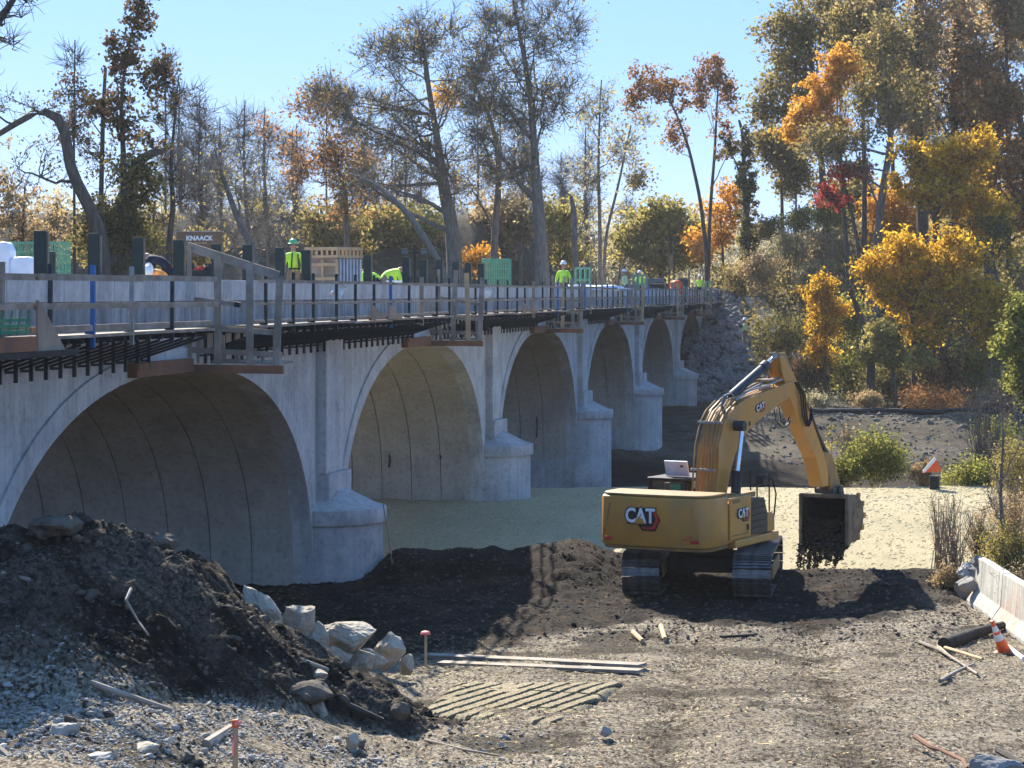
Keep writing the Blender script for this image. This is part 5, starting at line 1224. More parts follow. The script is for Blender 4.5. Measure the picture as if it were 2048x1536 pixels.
# far tilted orange sign in the verge
p = gpx(1868, 975, -.1); p.y = 76.0; p.x = (1866 - 1024) * p.y / F; p.z = float(height(p.x, p.y))
t = empty('tipped_sign', p, 0, 'tilted orange triangular work sign with a dark barrel in the far bushes', 'sign')
MB().prism([(-.35, .55), (.28, .60), (.10, 1.05)], lambda q, t_: Vector((q[0], t_, q[1])), -.02, .02).build('sign_panel', 'orange', t, world=False)
MB().prism([(-.36, .62), (.04, 1.08), (.12, 1.0), (-.28, .56)], lambda q, t_: Vector((q[0], t_, q[1])), -.05, -.022).build('white_edge', 'white', t, world=False)
MB().tube([(-.05, 0, 0), (0, 0, .6)], .03, 6).build('leg', 'steel_grey', t, world=False); MB().tube([(-.75, 0, .9), (-.55, 0, 1.0), (-.35, 0, .8)], .015, 6).build('bent_rod', 'steel_grey', t, world=False)
MB().tube([(.05, 0, -.05), (.05, 0, .45)], .17, 14).build('barrel', 'black', t, world=False)
# silt log along the far bank, riprap slope, smooth slab
P = [Vector((x, 126 + .3 * math.sin(x * .4) - (x - 10) * .05, float(height(x, 126 - (x - 10) * .05)) + .22)) for x in np.arange(15, 36, .7)]
tag(MB().tube(P, [.14 + .03 * math.sin(i * 1.3) for i in range(len(P))], 8).build('silt_log', 'black', smooth=True), 'long black erosion control log along the far bank edge', 'erosion log')
r_ = rng(21); n = 3200; X = r_.uniform(11.5, 19.5, n); Y = r_.uniform(140, 164, n); Z = height(X, Y)
lim = 17.2 + (160 - Y) * .08 + r_.normal(0, .3, n); k = (X < lim); X, Y, Z = X[k], Y[k], Z[k]; s = r_.uniform(.14, .36, len(X))
v, f = stones(np.stack([X, Y, Z + .05], 1), s, r_, .9); tag(link('rock_slope', npmesh('rock_slope', v, f, 'riprap')), 'grey riprap rock slope at the far end of the bridge', 'riprap', kind='stuff')
n = 1500; X = r_.uniform(13, 36, n); Y = r_.uniform(112, 127, n); Z = height(X, Y); s = r_.uniform(.05, .15, n) * (1 + .8 * (r_.random(n) > .95))
v, f = stones(np.stack([X, Y, Z], 1), s, r_, .9); tag(link('bank_rocks', npmesh('bank_rocks', v, f, 'bank_rock')), 'brown grey rocks strewn over the far river bank', 'rocks', kind='stuff')
a = Vector((17.0, 160, float(height(17.0, 160)) + .5)); b_ = Vector((19.0, 149.5, float(height(19, 149.5)) + .4))
tag(MB().beam(a, b_, 1.3, .35).build('slope_slab', 'conc_barrel', bevel=.08), 'smooth grey slab lying down the slope right of the riprap', 'slab')

# ------------------------------------------------------------------ vegetation
def bez(p0, p1, p2, k):
    t = np.linspace(0, 1, k)[None, :, None]
    return (1 - t) ** 2 * p0[:, None] + 2 * t * (1 - t) * p1[:, None] + t ** 2 * p2[:, None]
def tree(label, Y, trunk, blobs, leaf='lf_olive', nleaf=22, ls=.10, cr=.75, ntw=7, bark='bark', seed=1, name='tree', cat='tree', group=None, side_limbs=True, leaf2=None, twr=.014, dens_out=1.0, ground=True, sprd=.42, wig=.35):
    r = rng(seed * 7 + 1); k = Y / F
    bare_ = nleaf == 0; nleaf = int(nleaf * 1.5); ls = ls * 1.42; ntw = int(ntw * (2.4 if bare_ else 1.3)); sprd = .30 if (Y > 100 and cr <= .6) else sprd
    trunk = [(a_, b_, c_ * (.8 if Y > 90 and c_ < 24 else 1)) for a_, b_, c_ in trunk]
    W = np.array([[(u - 1024) * k, Y, CH - (v - 588) * k] for u, v, _ in trunk]); R = np.array([w * k / 2 for _, _, w in trunk])
    if ground:
        gz = float(height(W[0, 0], Y))
        if W[0, 2] > gz + .1: W = np.vstack([[W[0, 0], Y, gz - .2], W]); R = np.concatenate([[R[0] * 1.25], R])
    L = np.concatenate([[0], np.cumsum(np.linalg.norm(np.diff(W, axis=0), axis=1))]); s = np.linspace(0, L[-1], 22)
    T = np.stack([np.interp(s, L, W[:, i]) for i in range(3)], 1); TR = np.interp(s, L, R)
    T[1:-1, :2] += np.cumsum(r.normal(0, TR[1:-1, None] * .12, (20, 2)), 0) * .5
    T[1:-1] = (T[:-2] + 2 * T[1:-1] + T[2:]) / 4
    acc = Acc(); v, f = tubes(T[None], TR[None], 9); acc.add(v, f)
    base = empty(name, (T[0, 0], T[0, 1], T[0, 2]), 0, label, cat, group)
    lp = []; la = []
    for bi, (bu, bv, bru, brv, nc) in enumerate(blobs):
        c = np.array([(bu - 1024) * k, Y, CH - (bv - 588) * k]); rad3 = np.array([bru * k, bru * k * .85, brv * k])
        nl = max(1, nc // 9)
        # limb start: trunk points below/near the blob
        tgt = c[2] - rad3[2] * .9; cand = np.argsort(np.abs(T[:, 2] - tgt) + .25 * np.abs(T[:, 0] - c[0]))[:5]
        si = r.choice(cand, nl); P0 = T[si]; d = r.normal(size=(nl, 3)); d /= np.linalg.norm(d, axis=1)[:, None]
        P2 = c + d * rad3 * r.uniform(.25, .7, (nl, 1)); P1 = P0 * .5 + P2 * .5; P1[:, 2] -= rad3[2] * r.uniform(-.15, .3, nl); P1 += r.normal(0, .08, P1.shape) * rad3
        LB = bez(P0, P1, P2, 9); LB[:, 1:-1] += r.normal(0, .03, (nl, 7, 3)) * rad3
        r0 = np.clip(TR[si] * r.uniform(.28, .5, nl), .02, .30); LR = r0[:, None] * np.linspace(1, .32, 9)[None]
        v, f = tubes(LB, LR, 6); acc.add(v, f)
        # clumps
        d = r.normal(size=(nc, 3)); d /= np.linalg.norm(d, axis=1)[:, None]; rr_ = r.uniform(.08, 1.0, (nc, 1)) ** .5 * (1 + r.normal(0, .15, (nc, 1)))
        C = c + d * rad3 * rr_; li = r.integers(0, nl, nc); ti = r.integers(3, 9, nc)
        # nearest limb point among few
        allp = LB[:, 3:].reshape(-1, 3); D = np.linalg.norm(allp[None] - C[:, None], axis=2) + r.uniform(0, .5, (nc, len(allp))) * rad3.mean() * .5; q = D.argmin(1)
        P0 = allp[q]; pr = LR[:, 3:].reshape(-1)[q]
        P1 = (P0 + C) / 2; P1[:, 2] += np.linalg.norm(C - P0, axis=1) * r.uniform(-.15, .2, nc); P1 += r.normal(0, .12, P1.shape) * np.linalg.norm(C - P0, axis=1)[:, None]
        Bp = bez(P0, P1, C, 7); ln = np.linalg.norm(C - P0, axis=1)[:, None, None]; Bp[:, 1:-1] += r.normal(0, .035 * wig / .35, (nc, 5, 3)) * ln
        br0 = np.clip(pr * .6, .015, .09); v, f = tubes(Bp, br0[:, None] * np.linspace(1, .35, 7)[None], 4); acc.add(v, f)
        # twigs
        if ntw:
            nt_ = nc * ntw; ci = np.repeat(np.arange(nc), ntw); tt_ = r.integers(2, 7, nt_); Q0 = Bp[ci, tt_]
            od = (C[ci] - c) / rad3; od = od / (np.linalg.norm(od, axis=1)[:, None] + .3); dd = od * .6 + r.normal(0, .6, (nt_, 3)) + np.array([0, 0, .45]); dd /= np.linalg.norm(dd, axis=1)[:, None]
            ll = cr * r.uniform(.5, 1.3, nt_)[:, None]; Q2 = Q0 + dd * ll; Q1 = (Q0 + Q2) / 2 + r.normal(0, .10, (nt_, 3)) * ll
            tw = bez(Q0, Q1, Q2, 4); v, f = tubes(tw, np.broadcast_to(twr * np.array([1, .8, .6, .35]), (nt_, 4)), 3); acc.add(v, f)
            if nleaf:
                n = nc * nleaf; ti = r.integers(0, nt_, n); sj = r.integers(1, 4, n); p = tw[ti, sj] + r.normal(0, cr * sprd, (n, 3)) * np.array([1, 1, .75]); lp.append(p)
                cv = r.normal(0, .16, nc); la.append(np.clip(cv[ci[ti]] + r.normal(.45, .2, n), 0, 1))
    V, Fc = acc.get(); loc = np.array(base.location)
    link('trunk', npmesh('trunk', V - loc, Fc, bark, smooth=True), base)
    if lp:
        Pn = np.concatenate(lp); A = np.concatenate(la); S = ls * r.uniform(.6, 1.3, len(Pn)); v, f = quads_at(Pn, S, r)
        link('crown', npmesh('crown', v - loc, f, leaf, attr=np.repeat(A, 4)), base)
    return base
def bush(label, Y, u, v, ru, rv_, n, leaf, ls=.06, seed=1, stems=0, name='shrub', cat='shrub', group=None, zb=None, stem_m='dry_stem', depth=.7):
    r = rng(seed * 13 + 5); k = Y / F; c = np.array([(u - 1024) * k, Y, CH - (v - 588) * k]); R3 = np.array([ru * k, ru * k * depth, rv_ * k])
    gz = float(height(c[0], c[1])); base = empty(name, (c[0], c[1], gz), 0, label, cat, group); loc = np.array(base.location)
    acc = Acc(); ns = stems or 14
    tip = c + r.normal(0, .5, (ns, 3)) * R3; tip[:, 2] = c[2] + R3[2] * r.uniform(.0, 1.0, ns); b0 = np.stack([c[0] + r.normal(0, .18, ns) * R3[0], c[1] + r.normal(0, .15, ns) * R3[1], np.full(ns, gz - .05)], 1)
    mid = (b0 + tip) / 2; mid[:, :2] -= (tip - b0)[:, :2] * .25; B_ = bez(b0, mid, tip, 7); rs = .008 + .00009 * Y
    v_, f_ = tubes(B_, np.broadcast_to(rs * np.linspace(1, .3, 7), (ns, 7)), 4); acc.add(v_, f_)
    nt_ = ns * 5; ci = np.repeat(np.arange(ns), 5); Q0 = B_[ci, r.integers(3, 7, nt_)]; Q2 = Q0 + (r.normal(0, .3, (nt_, 3)) + np.array([0, 0, .3])) * R3.mean() * .7
    tw = bez(Q0, (Q0 + Q2) / 2, Q2, 4); v_, f_ = tubes(tw, np.broadcast_to(rs * .5 * np.array([1, .8, .6, .4]), (nt_, 4)), 3); acc.add(v_, f_)
    V, Fc = acc.get(); link('stems', npmesh('stems', V - loc, Fc, stem_m), base)
    if n:
        nc = max(6, n // 40); d = r.normal(size=(nc, 3)); d /= np.linalg.norm(d, axis=1)[:, None]; C = c + d * R3 * r.uniform(.3, 1.05, (nc, 1)); C[:, 2] = np.maximum(C[:, 2], gz + .05)
        ci = r.integers(0, nc, n); P = C[ci] + r.normal(0, .2, (n, 3)) * R3.mean(); P[:, 2] = np.maximum(P[:, 2], gz + .01); v_, f_ = quads_at(P, ls * r.uniform(.5, 1.3, n), r)
        a = np.clip(.45 + r.normal(0, .17, nc)[ci] + r.normal(0, .17, n), 0, 1); link('foliage', npmesh('foliage', v_ - loc, f_, leaf, attr=np.repeat(a, 4)), base)
    return base
# --- left side trees
tree('huge gnarled bare limb arching left, trunk behind the first dark posts', 88, [(215, 600, 34), (200, 450, 27), (165, 390, 25), (138, 330, 23), (132, 265, 22), (118, 226, 21), (85, 215, 17), (50, 235, 14), (10, 262, 12), (-60, 300, 10)],
     [(70, 340, 80, 90, 14), (60, 200, 90, 50, 8), (-20, 180, 60, 60, 6)], 'lf_darkred', 8, .045, .5, 6, 'bark_dark', 2)
tree('tall dark leaved tree with a red tinge, highest on the left', 92, [(262, 600, 22), (250, 420, 18), (246, 300, 14), (240, 200, 10), (252, 110, 6), (275, 20, 3)],
     [(285, 45, 42, 60, 22), (240, 120, 45, 55, 24), (320, 170, 45, 60, 24), (220, 220, 60, 60, 24), (290, 270, 70, 60, 20)], 'lf_darkred', 20, .075, .42, 4, 'bark_dark', 3, sprd=.35)
tree('straight dark trunked tree with broken top left of centre of the left grove', 95, [(200, 600, 16), (202, 400, 13), (205, 250, 11), (211, 135, 8)], [(150, 190, 60, 40, 16), (180, 300, 80, 80, 18), (130, 250, 50, 60, 10)], 'lf_darkred', 16, .06, .5, 5, 'bark_dark', 4)
tree('thin bare sapling standing left of the broken top tree', 97, [(150, 600, 8), (148, 300, 6), (150, 80, 3)], [(152, 130, 30, 60, 10), (150, 260, 50, 80, 12)], nleaf=0, cr=.7, ntw=5, bark='bark_dark', seed=5)
tree('ivy wrapped leaning tree with heavy foliage low on the left', 90, [(235, 620, 60), (240, 500, 52), (250, 420, 36), (272, 350, 24), (296, 310, 20), (330, 300, 12)],
     [(240, 470, 70, 90, 60), (275, 370, 50, 60, 30), (200, 440, 50, 60, 22)], 'lf_dark', 40, .065, .45, 4, 'bark_dark', 6)
tree('crooked bare tree with a loop in its trunk left of the tool chest', 94, [(335, 620, 20), (338, 480, 16), (350, 400, 13), (342, 360, 12), (345, 300, 9), (352, 230, 5), (358, 150, 3)], [(365, 210, 60, 60, 18), (330, 330, 60, 60, 14), (390, 380, 50, 60, 14), (310, 430, 40, 50, 8)], nleaf=0, cr=.7, ntw=6, bark='bark_dark', seed=7)
tree('low reddish thicket tree at the far left edge', 105, [(40, 620, 14), (45, 450, 9), (50, 370, 4)], [(30, 430, 90, 80, 40), (110, 470, 60, 60, 24), (-20, 350, 60, 60, 14)], 'lf_tan', 30, .075, .6, 4, 'bark_dark', 8)
tree('olive thicket tree behind the second and third dark posts', 108, [(300, 620, 12), (305, 480, 8), (310, 400, 4)], [(290, 480, 90, 60, 40), (400, 500, 60, 50, 24), (160, 500, 60, 50, 24)], 'lf_olive', 32, .075, .6, 4, 'bark_dark', 9)
bare = [(400, 190, 'spindly bare tree first right of the crooked loop tree'), (440, 235, 'bare twiggy tree second right of the crooked loop tree'), (490, 200, 'bare twiggy tree directly above the leftmost guard frame'), (530, 215, 'bare grey tree left of the brown oak crown'), (585, 260, 'bare tree partly hidden by the brown oak crown'), (360, 170, 'slender bare tree rising behind the tool chest')]
for i, (u, vt, lb) in enumerate(bare):
    tree(lb, 135 + i * 9, [(u + 10, 620, 13), (u + 4, 450, 10), (u - 2, 330, 7), (u, vt, 3)], [(u, vt + 60, 32, 60, 20), (u - 12, vt + 150, 48, 70, 22), (u + 15, vt + 240, 50, 60, 16)], leaf='lf_tan', nleaf=3 if i % 2 else 0, ls=.07, cr=1.3, ntw=8, bark='bark', seed=20 + i, twr=.017)
tree('leaning grey tree with low limbs right of the tool chest', 125, [(520, 620, 24), (505, 500, 20), (470, 420, 16), (445, 350, 10), (430, 300, 6)], [(420, 330, 60, 70, 18), (500, 380, 60, 50, 16)], nleaf=4, leaf='lf_ygreen', ls=.07, cr=1.0, ntw=7, bark='bark', seed=31)
# copies of the bare trees, set deeper in the grove
bare_src = []
for o in list(COL.objects):
    if o.parent is None and o.name.startswith('tree') and o.get('label', '').startswith(('spindly bare', 'bare twiggy', 'bare grey', 'bare tree', 'slender bare', 'thin bare')): bare_src.append(o)
rr = random.Random(77)
for i in range(20):
    src = bare_src[i % len(bare_src)]; c = src.copy(); COL.objects.link(c)
    c['label'] = 'fine twigged bare grey tree among many alike in the hazy grove behind the deck'; c['group'] = 'bare trees deep in the grove behind the deck'
    u = 320 + i * 48 + rr.uniform(-18, 18) - (0 if i < 8 else 0); Yn = rr.uniform(165, 215); k_ = Yn / src.location.y
    c.location = ((u - 1024) * Yn / F, Yn, src.location.z); c.rotation_euler = (0, 0, rr.uniform(0, 6.28)); sc_k = k_ * rr.uniform(.72, .92) if Yn < 190 else k_ * rr.uniform(.6, .8); c.scale = (sc_k, sc_k, sc_k)
    for ch in src.children:
        d = ch.copy(); COL.objects.link(d); d.parent = c
# --- centre
tree('broad brown leaved oak crown left of the two giant trees', 150, [(700, 620, 16), (695, 480, 14), (690, 380, 11), (660, 280, 7)], [(640, 215, 70, 45, 34), (610, 330, 70, 55, 30), (700, 320, 80, 70, 44), (720, 400, 70, 40, 26), (540, 265, 35, 22, 8)], 'lf_brown', 16, .10, 1.0, 8, 'bark', 33)
tree('giant spreading tree leaning left above the crate, olive brown leaves', 140, [(915, 620, 38), (905, 520, 32), (895, 430, 28), (880, 370, 24), (868, 270, 17), (850, 170, 13), (840, 60, 6)],
     [(780, 110, 70, 55, 46), (720, 220, 95, 60, 54), (860, 80, 80, 75, 46), (800, 260, 100, 80, 60), (760, 360, 80, 60, 36), (880, 330, 70, 70, 34), (920, 180, 60, 70, 30), (660, 190, 60, 34, 20)], 'lf_olive', 9, .075, 1.05, 13, 'bark', 34, twr=.018)
tree('tallest straight giant tree at the centre, thin olive leaves up to the top edge', 136, [(1088, 620, 34), (1084, 520, 27), (1076, 400, 24), (1070, 300, 20), (1062, 180, 14), (1040, 60, 9), (1020, -40, 5)],
     [(1010, 60, 80, 90, 60), (1110, 60, 80, 90, 54), (960, 130, 60, 90, 38), (1050, 200, 100, 80, 60), (960, 250, 70, 80, 40), (1020, 330, 80, 60, 34), (1130, 200, 50, 70, 24)], 'lf_olive', 7, .07, 1.05, 13, 'bark', 35, twr=.018)
tree('second dark stem beside the tall straight giant, thinner', 142, [(985, 620, 22), (990, 460, 18), (1000, 330, 15), (985, 240, 10), (940, 150, 6)], [(960, 230, 60, 80, 26), (1000, 380, 60, 60, 20), (930, 360, 50, 60, 16)], 'lf_olive', 8, .075, 1.0, 10, 'bark', 36)
tree('pale fallen diagonal trunk propped against the giant spreading tree', 128, [(912, 620, 16), (885, 530, 16), (845, 470, 17), (820, 430, 17), (792, 400, 14), (740, 360, 8), (690, 345, 4)], [(730, 350, 40, 20, 5)], nleaf=0, ntw=4, bark='bark_grey', seed=37)
tree('dead snag with broken top right of the straight giant', 126, [(1158, 620, 15), (1152, 520, 13), (1148, 420, 14), (1142, 392, 9)], [(1120, 360, 30, 40, 5), (1180, 370, 40, 70, 8)], nleaf=0, ntw=5, bark='bark', seed=38)
tree('slim tree with airy pale leaves right of the dead snag', 145, [(1200, 620, 13), (1202, 480, 10), (1198, 330, 7), (1203, 160, 3)], [(1200, 230, 50, 90, 22), (1180, 350, 60, 60, 18), (1250, 300, 40, 60, 12)], 'lf_grey', 14, .085, .8, 8, 'bark', 39)
tree('slanting thin tree with a leafy tuft reaching right over the deck', 147, [(1205, 620, 9), (1212, 470, 8), (1240, 360, 6), (1262, 250, 3)], [(1275, 365, 28, 26, 14), (1250, 300, 40, 40, 10), (1290, 250, 40, 24, 5)], 'lf_olive', 18, .085, .8, 6, 'bark', 40)
tree('brown leaved tree with feathery crown behind the centre of the deck', 168, [(1020, 620, 12), (1015, 500, 10), (1012, 430, 6)], [(1010, 440, 70, 50, 50), (970, 510, 50, 40, 24)], 'lf_tan', 34, .13, 1.0, 4, 'bark', 41)
tree('yellow green sunlit tree behind the crate and cooler', 165, [(800, 620, 10), (800, 520, 8), (798, 440, 5)], [(790, 450, 70, 45, 50), (860, 470, 45, 45, 26), (740, 480, 60, 50, 34)], 'lf_ygreen', 36, .125, .9, 3, 'bark', 42)
tree('yellow green tree right of the straight giant trunk', 165, [(1120, 620, 9), (1122, 500, 7), (1120, 430, 4)], [(1120, 450, 40, 55, 34), (1140, 520, 40, 30, 16)], 'lf_ygreen', 34, .125, .9, 3, 'bark', 43)
tree('orange leaved small tree behind the curved green cage', 160, [(960, 620, 7), (955, 540, 5), (955, 500, 4)], [(960, 520, 36, 26, 22), (895, 200, 34, 18, 10)], 'lf_orange', 30, .11, .7, 3, 'bark', 44)
tree('pale green tree behind the leaning grey tree', 170, [(500, 620, 9), (500, 520, 7), (498, 450, 4)], [(510, 440, 60, 55, 34), (580, 480, 60, 50, 34), (440, 500, 50, 40, 18)], 'lf_ygreen', 22, .11, .9, 5, 'bark', 45)
tree('olive tree with dark trunk behind the timber crate', 160, [(692, 620, 17), (690, 470, 15), (688, 360, 9)], [(650, 460, 70, 60, 44), (700, 500, 50, 50, 24)], 'lf_olive', 32, .12, .9, 5, 'bark_dark', 46)
tree('rounded green yellow tree crown over the far deck', 185, [(1320, 620, 12), (1320, 520, 10), (1320, 460, 6)], [(1320, 445, 62, 40, 60), (1270, 490, 50, 45, 36), (1380, 480, 50, 45, 36), (1330, 520, 70, 36, 36)], 'lf_ygreen', 36, .14, 1.0, 2, 'bark', 47)
tree('forked tall tree leaning left with rusty brown leaf tufts', 172, [(1416, 640, 14), (1412, 500, 12), (1400, 400, 9), (1375, 290, 7), (1345, 210, 5), (1315, 170, 3)], [(1300, 160, 48, 42, 26), (1270, 210, 28, 30, 12), (1350, 190, 45, 40, 18), (1345, 270, 30, 50, 12)], 'lf_brown', 26, .10, .6, 4, 'bark_dark', 48, sprd=.4)
tree('upright twin tree with brown green crown right of the forked one', 173, [(1414, 640, 12), (1420, 430, 9), (1430, 300, 7), (1436, 180, 4)], [(1420, 150, 45, 40, 28), (1455, 190, 30, 50, 16), (1400, 190, 26, 30, 10), (1450, 270, 30, 60, 12)], 'lf_brown', 26, .10, .6, 4, 'bark_dark', 49, sprd=.4)
tree('ivy clad dark column tree by the far end of the bridge', 170, [(1500, 640, 24), (1497, 500, 18), (1492, 380, 14), (1488, 260, 8), (1478, 240, 6)], [(1497, 470, 24, 70, 40), (1493, 370, 22, 60, 30), (1490, 290, 16, 40, 12), (1530, 240, 30, 40, 6), (1450, 290, 24, 40, 6)], 'lf_dark', 46, .09, .4, 3, 'bark_dark', 50)
tree('orange brown leaved tree behind the ivy column', 178, [(1445, 640, 8), (1445, 500, 6), (1440, 430, 4)], [(1440, 450, 40, 60, 34), (1400, 490, 34, 46, 18), (1470, 400, 30, 50, 14)], 'lf_orange', 26, .12, .8, 4, 'bark_dark', 51)
# --- right hillside
tree('tall olive brown tree against the sky at the left of the hillside', 165, [(1660, 560, 22), (1650, 400, 18), (1640, 250, 14), (1625, 120, 9), (1600, 0, 5)], [(1570, 80, 60, 70, 46), (1640, 40, 70, 60, 44), (1560, 190, 60, 60, 34), (1600, 130, 60, 60, 30), (1540, 230, 45, 40, 14), (1690, 60, 60, 80, 30)], 'lf_olive', 28, .12, .9, 5, 'bark_dark', 60)
tree('bright orange maple crown high on the hillside', 152, [(1700, 600, 14), (1690, 450, 11), (1680, 300, 8)], [(1690, 130, 50, 36, 60), (1655, 185, 42, 40, 60), (1610, 230, 36, 30, 34), (1585, 265, 28, 24, 20), (1660, 245, 40, 34, 30)], 'lf_orange', 30, .085, .55, 4, 'bark_dark', 61)
tree('light olive tree with bent trunk in front of the orange maple', 146, [(1735, 680, 30), (1745, 560, 24), (1755, 450, 21), (1765, 360, 19), (1780, 290, 16), (1775, 200, 10), (1760, 60, 5)], [(1740, 200, 60, 60, 44), (1770, 90, 70, 70, 50), (1700, 290, 60, 50, 34), (1640, 290, 60, 40, 26), (1800, 190, 50, 70, 30)], 'lf_olive', 22, .095, .8, 7, 'bark', 62)
tree('red leaved small tree under the orange maple', 149, [(1728, 640, 13), (1715, 480, 11), (1690, 370, 6), (1680, 340, 3)], [(1690, 345, 46, 14, 22), (1660, 395, 34, 26, 20), (1730, 340, 30, 10, 10)], 'lf_red', 30, .09, .5, 3, 'bark_dark', 63)
tree('slim sapling pair on the hill skyline with yellow tufts', 172, [(1592, 600, 8), (1592, 440, 6), (1594, 340, 3)], [(1590, 370, 34, 34, 14), (1560, 380, 22, 16, 6), (1625, 380, 26, 24, 8)], 'lf_ygreen', 14, .10, .6, 5, 'bark', 64)
tree('tall brown tree filling the top right corner', 170, [(1915, 560, 26), (1910, 350, 22), (1905, 200, 18), (1910, 60, 12), (1915, -60, 7)], [(1900, 60, 90, 90, 80), (1990, 90, 90, 100, 80), (1850, 150, 60, 80, 50), (1950, 230, 90, 70, 60), (1840, 260, 60, 50, 30)], 'lf_tan', 26, .11, 1.0, 7, 'bark_dark', 65)
tree('tan olive tree with thick trunk right of the light olive one', 158, [(1850, 600, 26), (1845, 420, 24), (1840, 250, 18), (1835, 100, 12), (1830, -30, 7)], [(1840, 100, 60, 90, 56), (1880, 10, 80, 50, 36), (1820, 230, 60, 60, 34), (1760, 20, 50, 50, 26), (1880, 330, 60, 50, 30)], 'lf_tan', 32, .12, .9, 5, 'bark_dark', 66)
tree('brown leaved tree leaning in from the right edge', 150, [(2060, 600, 26), (2050, 420, 22), (2040, 250, 16), (2000, 120, 9)], [(2020, 330, 60, 70, 44), (2000, 200, 70, 60, 40), (2030, 430, 50, 50, 24)], 'lf_brown', 30, .12, .9, 5, 'bark_dark', 67)
tree('golden maple with bright yellow crown in the middle of the hillside', 140, [(1880, 720, 20), (1880, 560, 16), (1870, 430, 11), (1860, 350, 6)], [(1860, 315, 80, 36, 80), (1900, 375, 90, 56, 90), (1950, 300, 50, 40, 40), (1985, 460, 60, 60, 50), (1820, 370, 44, 40, 34), (1930, 330, 60, 36, 30), (1960, 430, 60, 44, 36)], 'lf_gold', 30, .085, .6, 4, 'bark_dark', 68)
tree('lower golden green maple below the bright yellow crown', 132, [(1830, 790, 18), (1830, 680, 14), (1820, 560, 9)], [(1800, 510, 60, 44, 60), (1750, 545, 40, 40, 40), (1990, 640, 50, 70, 50), (1860, 560, 95, 64, 100), (1780, 590, 50, 44, 40), (1920, 510, 70, 50, 56), (1850, 650, 80, 50, 56), (1950, 600, 60, 60, 44)], 'lf_gold', 28, .085, .6, 4, 'bark_dark', 69)
tree('small bright yellow tree left of the leaning dark trunk', 136, [(1650, 760, 9), (1650, 680, 7), (1648, 600, 4)], [(1640, 580, 34, 30, 40), (1655, 640, 46, 46, 70), (1640, 700, 34, 26, 24)], 'lf_gold', 30, .075, .5, 4, 'bark_dark', 70)
tree('yellow leafy branch tree at the foot of the hillside', 130, [(1790, 790, 10), (1785, 740, 8), (1770, 680, 5)], [(1770, 670, 44, 30, 40), (1760, 710, 40, 22, 26), (1830, 720, 60, 30, 34)], 'lf_ygreen', 44, .08, .5, 2, 'bark_dark', 71)
tree('leaning dark trunk without leaves in the lower hillside', 133, [(1740, 740, 22), (1728, 670, 18), (1712, 620, 15), (1700, 585, 10)], [(1700, 560, 30, 30, 6)], nleaf=0, ntw=4, bark='bark_dark', seed=72)
tree('green leaved tree on the right edge above the bushes', 100, [(2075, 900, 16), (2065, 780, 12), (2055, 640, 8)], [(2040, 650, 34, 60, 44), (2050, 760, 40, 60, 40), (2010, 700, 24, 30, 10)], 'lf_green', 44, .07, .5, 2, 'bark', 73)
tree('dark thick tree trunk at the right edge of the hillside', 138, [(2040, 720, 40), (2010, 640, 34), (1985, 560, 30), (1975, 480, 20)], [(1980, 470, 50, 40, 16)], 'lf_dark', 20, .1, .8, 4, 'bark_dark', 74)
dk = [(1560, 680, 60, 50, 'low leafy shrub at the foot of the hill above the raised boom'), (1620, 740, 60, 40, 'olive shrub right of the boom tip at the hill foot'), (1700, 740, 60, 45, 'green shrub below the leaning trunk'), (1780, 770, 60, 30, 'dull low shrub left of centre at the hill foot'),
      (1870, 740, 70, 50, 'dark olive shrub under the golden trees'), (1950, 740, 60, 60, 'green shrub under the thick right trunk'), (2020, 800, 50, 50, 'dull shrub at the right edge of the far bank'), (1990, 660, 50, 60, 'leafy shrub between gold tree and right edge'), (1700, 640, 40, 50, 'green leafy shrub behind the leaning trunk')]
for i, (u, v, a, b_, lb) in enumerate(dk): bush(lb, 134 + (i % 3) * 3, u, v, a, b_, 3200, ['lf_dark', 'lf_darkred', 'lf_green'][i % 3], .10, 80 + i, group='shrubs at the foot of the hillside')
gs = [(1520, 540, 50, 36, 'lf_tan', 'tan brush patch above the riprap'), (1580, 500, 50, 40, 'lf_grey', 'grey green brush with a fern like tuft on the slope'), (1640, 480, 50, 40, 'lf_grey', 'grey brush on the hill under the red tree'), (1560, 590, 46, 44, 'lf_tan', 'reddish brown brush right of the riprap top'),
      (1620, 560, 40, 36, 'lf_grey', 'pale grey brush between brown brush and yellow tree'), (1600, 440, 40, 22, 'lf_green', 'green shrub on the hill skyline'), (1540, 460, 30, 30, 'lf_olive', 'olive shrub right of the ivy column'), (1700, 520, 44, 50, 'lf_grey', 'silvery brush left of the lower gold maple'),
      (1660, 430, 36, 26, 'lf_green', 'small green shrub below the red tree'), (1480, 560, 40, 30, 'lf_olive', 'olive shrub right at the bridge end'), (1740, 470, 40, 40, 'lf_grey', 'grey shrub around the bent olive trunk')]
for i, (u, v, a, b_, lf, lb) in enumerate(gs): bush(lb, 158 + (i % 4) * 4, u, v, a, b_, 2600, lf, .10, 100 + i, group='brush on the hillside slope')
bush('rounded bright green bush behind the bucket at the straw edge', 79, 1755, 915, 62, 46, 6000, 'lf_green', .055, 120); bush('green bush just right of the stick linkage', 78.5, 1690, 945, 40, 26, 3200, 'lf_green', .055, 121)
bush('tan dry grass clump on the far bank edge', 127, 1735, 800, 36, 16, 2500, 'lf_tan', .07, 122); bush('low dark green hedge along the straw edge by the orange sign', 78, 1960, 950, 80, 26, 5000, 'lf_green', .055, 123); bush('dry tan bush left of the orange sign', 77.5, 1846, 950, 24, 26, 1600, 'lf_tan', .05, 124)
bush('yellow tipped sapling by the stick end', 82, 1660, 880, 12, 30, 160, 'lf_ygreen', .05, 125, stems=5); bush('dark tangled brush behind the boom on the far bank', 112, 1700, 880, 50, 30, 300, 'lf_tan', .06, 126, stems=60)
